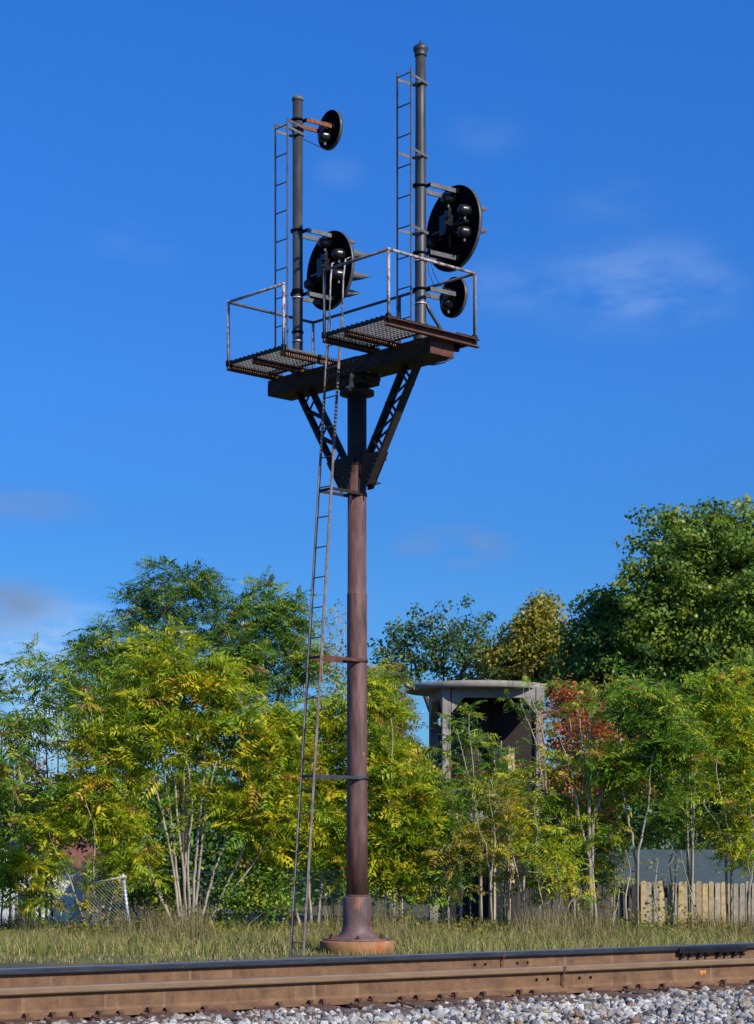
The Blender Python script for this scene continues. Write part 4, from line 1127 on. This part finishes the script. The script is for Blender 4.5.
grow('ailanthus_shrub', 'leafy shrub with drooping yellow fronds at lower left by the white house', 'shrub', 35.2, 95, [[(98, 945), (96, 860), (92, 800)], [(94, 945), (70, 880), (52, 830)], [(102, 945), (120, 870), (130, 820)]],
     [(90, 800, 26, 30), (52, 825, 24, 22), (125, 840, 22, 30), (40, 870, 22, 22, .8), (145, 865, 22, 22, .6), (12, 865, 16, 26), (25, 905, 22, 16, .6), (100, 885, 20, 22, .5)], 210, 'yg', size=.46, group=SH, bark='bark_pale', stem_r=.020)
grow('green_bush', 'round low green bush between the pale stems and the ladder foot', 'bush', 35.8, 250, [[(250, 940), (248, 890)], [(250, 940), (230, 890)], [(250, 940), (272, 890)]],
     [(250, 885, 32, 34), (228, 900, 22, 26), (275, 895, 22, 26)], 190, 'gr', 'leaf', .075, 22, 'bark_dark', stem_r=.02, hollow=.1, tipr=.006, jit=.06)
grow('green_bush', 'low dark bush at the foot of the left chain link fence', 'bush', 37.5, 145, [[(145, 935), (145, 885)], [(145, 935), (120, 880)]],
     [(145, 885, 24, 28), (118, 895, 18, 24), (165, 900, 18, 24)], 130, 'gr', 'leaf', .08, 20, 'bark_dark', stem_r=.02, hollow=.1, tipr=.006, jit=.06)
# right of the pole
grow('ailanthus_shrub', 'yellow green shrub directly right of the rusty pole', 'shrub', 36, 392, [[(394, 945), (392, 850), (388, 720)], [(390, 945), (402, 850), (412, 760)], [(397, 945), (425, 870), (430, 800)]],
     [(380, 740, 20, 50), (402, 790, 28, 40), (392, 820, 28, 40), (420, 820, 22, 34), (410, 870, 26, 30), (378, 860, 18, 30), (375, 690, 16, 24, .6)], 330, 'yg', size=.48, per=7, group=SH)
grow('ailanthus_tree', 'olive green tree between the pole and the tower column', 'tree', 46, 400, [[(402, 920), (400, 800), (398, 690)], [(400, 800), (420, 710)]],
     [(385, 705, 18, 34), (398, 745, 20, 30), (400, 780, 28, 34), (425, 790, 12, 26)], 230, 'olive', size=.42, bark='bark_pale', stem_r=.03)
grow('ailanthus_sapling', 'sapling with pale branching stems inside the tower frame', 'sapling', 48, 478, [[(482, 915), (478, 830), (465, 760), (455, 730)], [(480, 850), (472, 770), (468, 715)], [(480, 860), (495, 790), (500, 740)]],
     [(463, 722, 14, 16), (478, 740, 18, 14), (455, 755, 14, 14), (500, 770, 16, 20), (470, 790, 20, 22), (448, 790, 12, 22)], 80, 'gr', size=.40, per=6, group=SH, stem_r=.028)
grow('ailanthus_sapling', 'leafy sapling climbing over the right tower column', 'sapling', 49, 552, [[(556, 915), (548, 820), (535, 740), (522, 700)], [(552, 850), (545, 760), (530, 690)]],
     [(520, 700, 12, 22), (534, 722, 12, 16), (545, 690, 14, 12), (508, 790, 16, 20), (550, 830, 20, 30)], 44, 'gr', size=.38, per=5, group=SH, stem_r=.03)
grow('ailanthus_sapling', 'thin pale sapling forking low in front of the shade coloured fence', 'sapling', 36, 523, [[(524, 945), (522, 885), (505, 830), (492, 780)], [(522, 885), (534, 840), (536, 800)]],
     [(495, 800, 26, 22, .7), (525, 830, 26, 26, .8), (470, 840, 22, 20, .7), (540, 860, 22, 16, .7)], 80, 'yg', size=.38, per=5, group=SH, stem_r=.026)
grow('ailanthus_sapling', 'straight thin sapling stem nearest the end post of the chain link fence', 'sapling', 35.4, 492, [[(492, 945), (491, 870), (492, 790)], [(492, 880), (478, 820)]],
     [(478, 838, 22, 18, .7), (496, 850, 18, 18, .7), (500, 800, 20, 20, .7), (450, 850, 20, 22)], 60, 'olive', size=.36, per=5, group=SH, stem_r=.02)
grow('ailanthus_sapling', 'small bright yellow fronded sapling low in front of the shade coloured fence', 'sapling', 34.6, 560, [[(558, 945), (558, 900), (556, 860)], [(560, 945), (568, 905), (574, 880)]],
     [(556, 868, 16, 16), (572, 890, 14, 14)], 17, 'yg', size=.42, per=5, group=SH, stem_r=.018)
grow('ailanthus_sapling', 'tall pale trunked sapling with bare upper twigs in front of the red tree', 'sapling', 36.2, 596, [[(598, 945), (592, 870), (590, 780), (588, 700)], [(592, 870), (575, 800), (560, 730)], [(591, 830), (612, 760), (618, 720)], [(590, 780), (575, 710)]],
     [(588, 700, 30, 20, .2), (560, 770, 24, 26, .3), (620, 780, 24, 26, .35), (590, 830, 30, 20, .5), (570, 850, 20, 20, .5), (545, 800, 14, 26, .5)], 100, 'yg', size=.36, per=4, group=SH, stem_r=.030)
grow('ailanthus_sapling', 'pale sapling forking into a wide V before the left end of the tan picket fence', 'sapling', 35.6, 636, [[(638, 945), (637, 858), (626, 800), (618, 740), (616, 700)], [(637, 858), (648, 800), (652, 740)], [(628, 945), (626, 890), (628, 850)]],
     [(622, 695, 22, 20, .5), (655, 715, 30, 30), (640, 760, 34, 24, .7), (675, 740, 26, 30), (610, 760, 18, 26, .6), (665, 800, 22, 18, .5)], 190, 'gr', size=.44, per=6, group=SH, stem_r=.025)
grow('ailanthus_sapling', 'sapling with dark forked trunk before the middle of the tan picket fence', 'sapling', 37, 722, [[(732, 945), (731, 870), (722, 810), (712, 760)], [(731, 870), (742, 810), (748, 750)], [(728, 850), (700, 800)]],
     [(705, 740, 28, 28), (735, 720, 30, 30), (752, 770, 20, 40), (690, 790, 20, 24, .6), (725, 690, 30, 20), (745, 840, 16, 24, .7), (715, 830, 18, 20, .5)], 210, 'yg', size=.44, per=6, group=SH, bark='bark_pale', stem_r=.025)
grow('ailanthus_tree', 'light green leafy tree in front of the big dark oak on the right', 'tree', 44, 690, [[(692, 920), (690, 800), (690, 710)], [(690, 800), (655, 720)], [(690, 780), (735, 700)]],
     [(690, 710, 40, 24), (650, 705, 32, 22), (735, 695, 36, 24), (632, 700, 18, 14, .7), (670, 750, 36, 22), (760, 690, 24, 40)], 420, 'gr', size=.46, per=7, bark='bark_pale', stem_r=.03)
grow('red_sumac', 'small sumac with red leaves on bare grey twigs beside the tower top', 'shrub', 47, 572, [[(574, 918), (572, 820), (568, 720)], [(573, 830), (590, 730)]],
     [(566, 705, 22, 16), (590, 720, 20, 22), (575, 750, 20, 24)], 60, 'red', size=.30, per=4, bark='bark_pale', stem_r=.03)
for (px, Y, lb, bl, n_, pl_) in [
    (448, 35.8, 'low leafy sapling in front of the chain link fence end post', [(440, 840, 20, 26), (456, 800, 18, 22), (452, 885, 18, 20)], 70, 'gr'),
    (507, 37.2, 'olive leafy sapling before the tan pier of the tower', [(505, 820, 18, 26), (512, 780, 16, 22), (500, 865, 18, 20)], 60, 'yg'),
    (545, 37.4, 'green sapling spreading below the right tower column', [(545, 840, 20, 22), (552, 800, 16, 20), (540, 885, 18, 16)], 60, 'gr'),
    (578, 37.8, 'yellow green sapling at the foot of the red autumn tree', [(575, 850, 18, 22), (582, 810, 16, 26), (600, 865, 14, 16)], 60, 'yg'),
    (612, 37.8, 'green leafy sapling hiding the left end of the shed roof', [(610, 845, 16, 22), (616, 800, 18, 26), (604, 880, 14, 16)], 60, 'gr'),
    (672, 38.4, 'light green sapling leaves hanging over the middle of the shed roof', [(668, 835, 22, 14), (680, 808, 22, 20)], 36, 'gr'),
    (748, 36.4, 'yellow green sapling at the right edge in front of the fence', [(745, 850, 16, 20), (752, 800, 20, 26)], 44, 'yg')]:
    grow('ailanthus_sapling', lb, 'sapling', Y, px, [[(px, 945), (px + 2, 880), (bl[1][0], bl[1][1])], [(px, 900), (bl[0][0], bl[0][1])]], bl, n_, pl_, size=.36, per=5, group=SH, stem_r=.018)
# slim bare stems in front of the dark fence
for i, (px, top, Y, lb) in enumerate([(470, 800, 37.5, 'very thin reddish stem between the fence end post and the straight sapling'), (508, 858, 36.8, 'short thin stem just right of the straight sapling'),
                                  (548, 850, 36.5, 'leaning dark thin stem left of the small bright yellow sapling'), (612, 850, 37.0, 'crooked grey stem between the two pale trunked saplings'),
                                  (660, 858, 36.0, 'thin stem in front of the first tan pickets'), (700, 850, 36.4, 'bare curved twig leaning across the tan pickets')]):
    lean = [6, -4, -16, 10, -5, -22][i]
    grow('bare_sapling', lb, 'sapling', Y, px, [[(px, 945), (px + lean * .4, (945 + top) / 2 + 8), (px + lean, top)]], [(px + lean, top + 14, 12, 18), (px + lean * .5, top + 40, 10, 14)], 12, 'olive', 'leaf', .08, 4, 'bark_pale', stem_r=.017, jit=.05, group='slim bare stems')

# --- grass and weeds
def grass(name, n, y0, y1, xr, h0, h1, pal, label, wdt=.010, lean=.35):
    Y = rng.uniform(y0, y1, n); X = rng.uniform(-1, 1, n) * xr * Y / 30
    clear = (((X + .312) / 1.0) ** 2 + ((Y - 30.5) / 1.0) ** 2 < 1) | ((Y < 30.6) & (np.abs(X + .3) < 1.0))
    Y = np.where(clear, Y + 2.0, Y)
    # clumpy height
    hh = rng.uniform(h0, h1, n) * (.55 + .45 * (np.sin(X * 2.1 + Y) * np.sin(X * .8 - Y * 1.7) + 1) / 2 + .25 * rng.random(n))
    if name == 'tall_weeds':
        f0 = np.clip(np.sin(X * 1.7 + 2) * .5 + np.sin(X * 4.3 + Y * 1.3) * .5 + .42, .12, 1); hh = hh * f0 * np.clip((Y - 30) / 6, .4, 1)
    ang = rng.uniform(0, 2 * pi, n); dx = np.cos(ang) * wdt; dy = np.sin(ang) * wdt
    la = rng.normal(0, lean, (n, 2)) * hh[:, None]
    gz_ = np.where(Y < 34, 0, -.04 * (Y - 34))
    B = np.stack([X, Y, gz_ - .02], 1); s = np.stack([dx, dy, np.zeros(n)], 1)
    mid = B + np.stack([la[:, 0] * .3, la[:, 1] * .3, hh * .6], 1); tip = B + np.stack([la[:, 0], la[:, 1], hh], 1)
    Q = np.stack([B - s, B + s, mid + s * .7, mid - s * .7], 1); Q2 = np.stack([mid - s * .7, mid + s * .7, tip + s * .12, tip - s * .12], 1)
    c = np.array([x[0] for x in pal]); w_ = np.array([x[1] for x in pal]); w_ = w_ / w_.sum()
    cc = c[rng.choice(len(pal), n, p=w_)] * rng.uniform(.75, 1.25, (n, 1))
    tag(quads_object(name, np.concatenate([Q, Q2]), np.concatenate([cc, cc]), M['grass']), label, 'grass', kind='stuff')
GP = [((.22, .24, .05), .28), ((.34, .27, .11), .26), ((.13, .20, .035), .26), ((.46, .37, .19), .10), ((.20, .12, .07), .10)]
grass('dry_grass', 52000, 29.6, 40, 9, .08, .30, GP, 'dry tan and green grass strip between the track and the shrubs', .006)
grass('short_grass', 12000, 27.5, 30.5, 9, .04, .12, GP, 'short trodden grass and weeds beside the signal footing', .006)
grass('tall_weeds', 36000, 32.2, 41, 9, .22, .85, [((.22, .16, .07), .4), ((.14, .15, .04), .3), ((.30, .24, .12), .3)], 'taller brown weed stalks at the foot of the shrubs', .006, .2)
grass('understory', 20000, 38, 47, 9, .12, .50, [((.06, .10, .02), .45), ((.14, .15, .03), .3), ((.22, .18, .07), .25)], 'green undergrowth beneath the saplings and along the fences', .014)
# low weeds: leafy
n = 9000
Y = rng.uniform(34.5, 40.5, n); X = rng.uniform(-9, 9, n); cl = (np.sin(X * 1.3 + 1) + np.sin(X * 3.1 + Y) + 2) / 4
Z = rng.random(n) ** 1.4 * (.06 + .62 * cl ** 2.2)
Q, C = leaves(np.stack([X, Y, Z], 1), rng.uniform(.04, .09, n), pick('olive', n) * .8)
tag(quads_object('low_weeds', Q, C, M['leaf']), 'low leafy weeds scattered in the grass strip', 'weeds', kind='stuff')
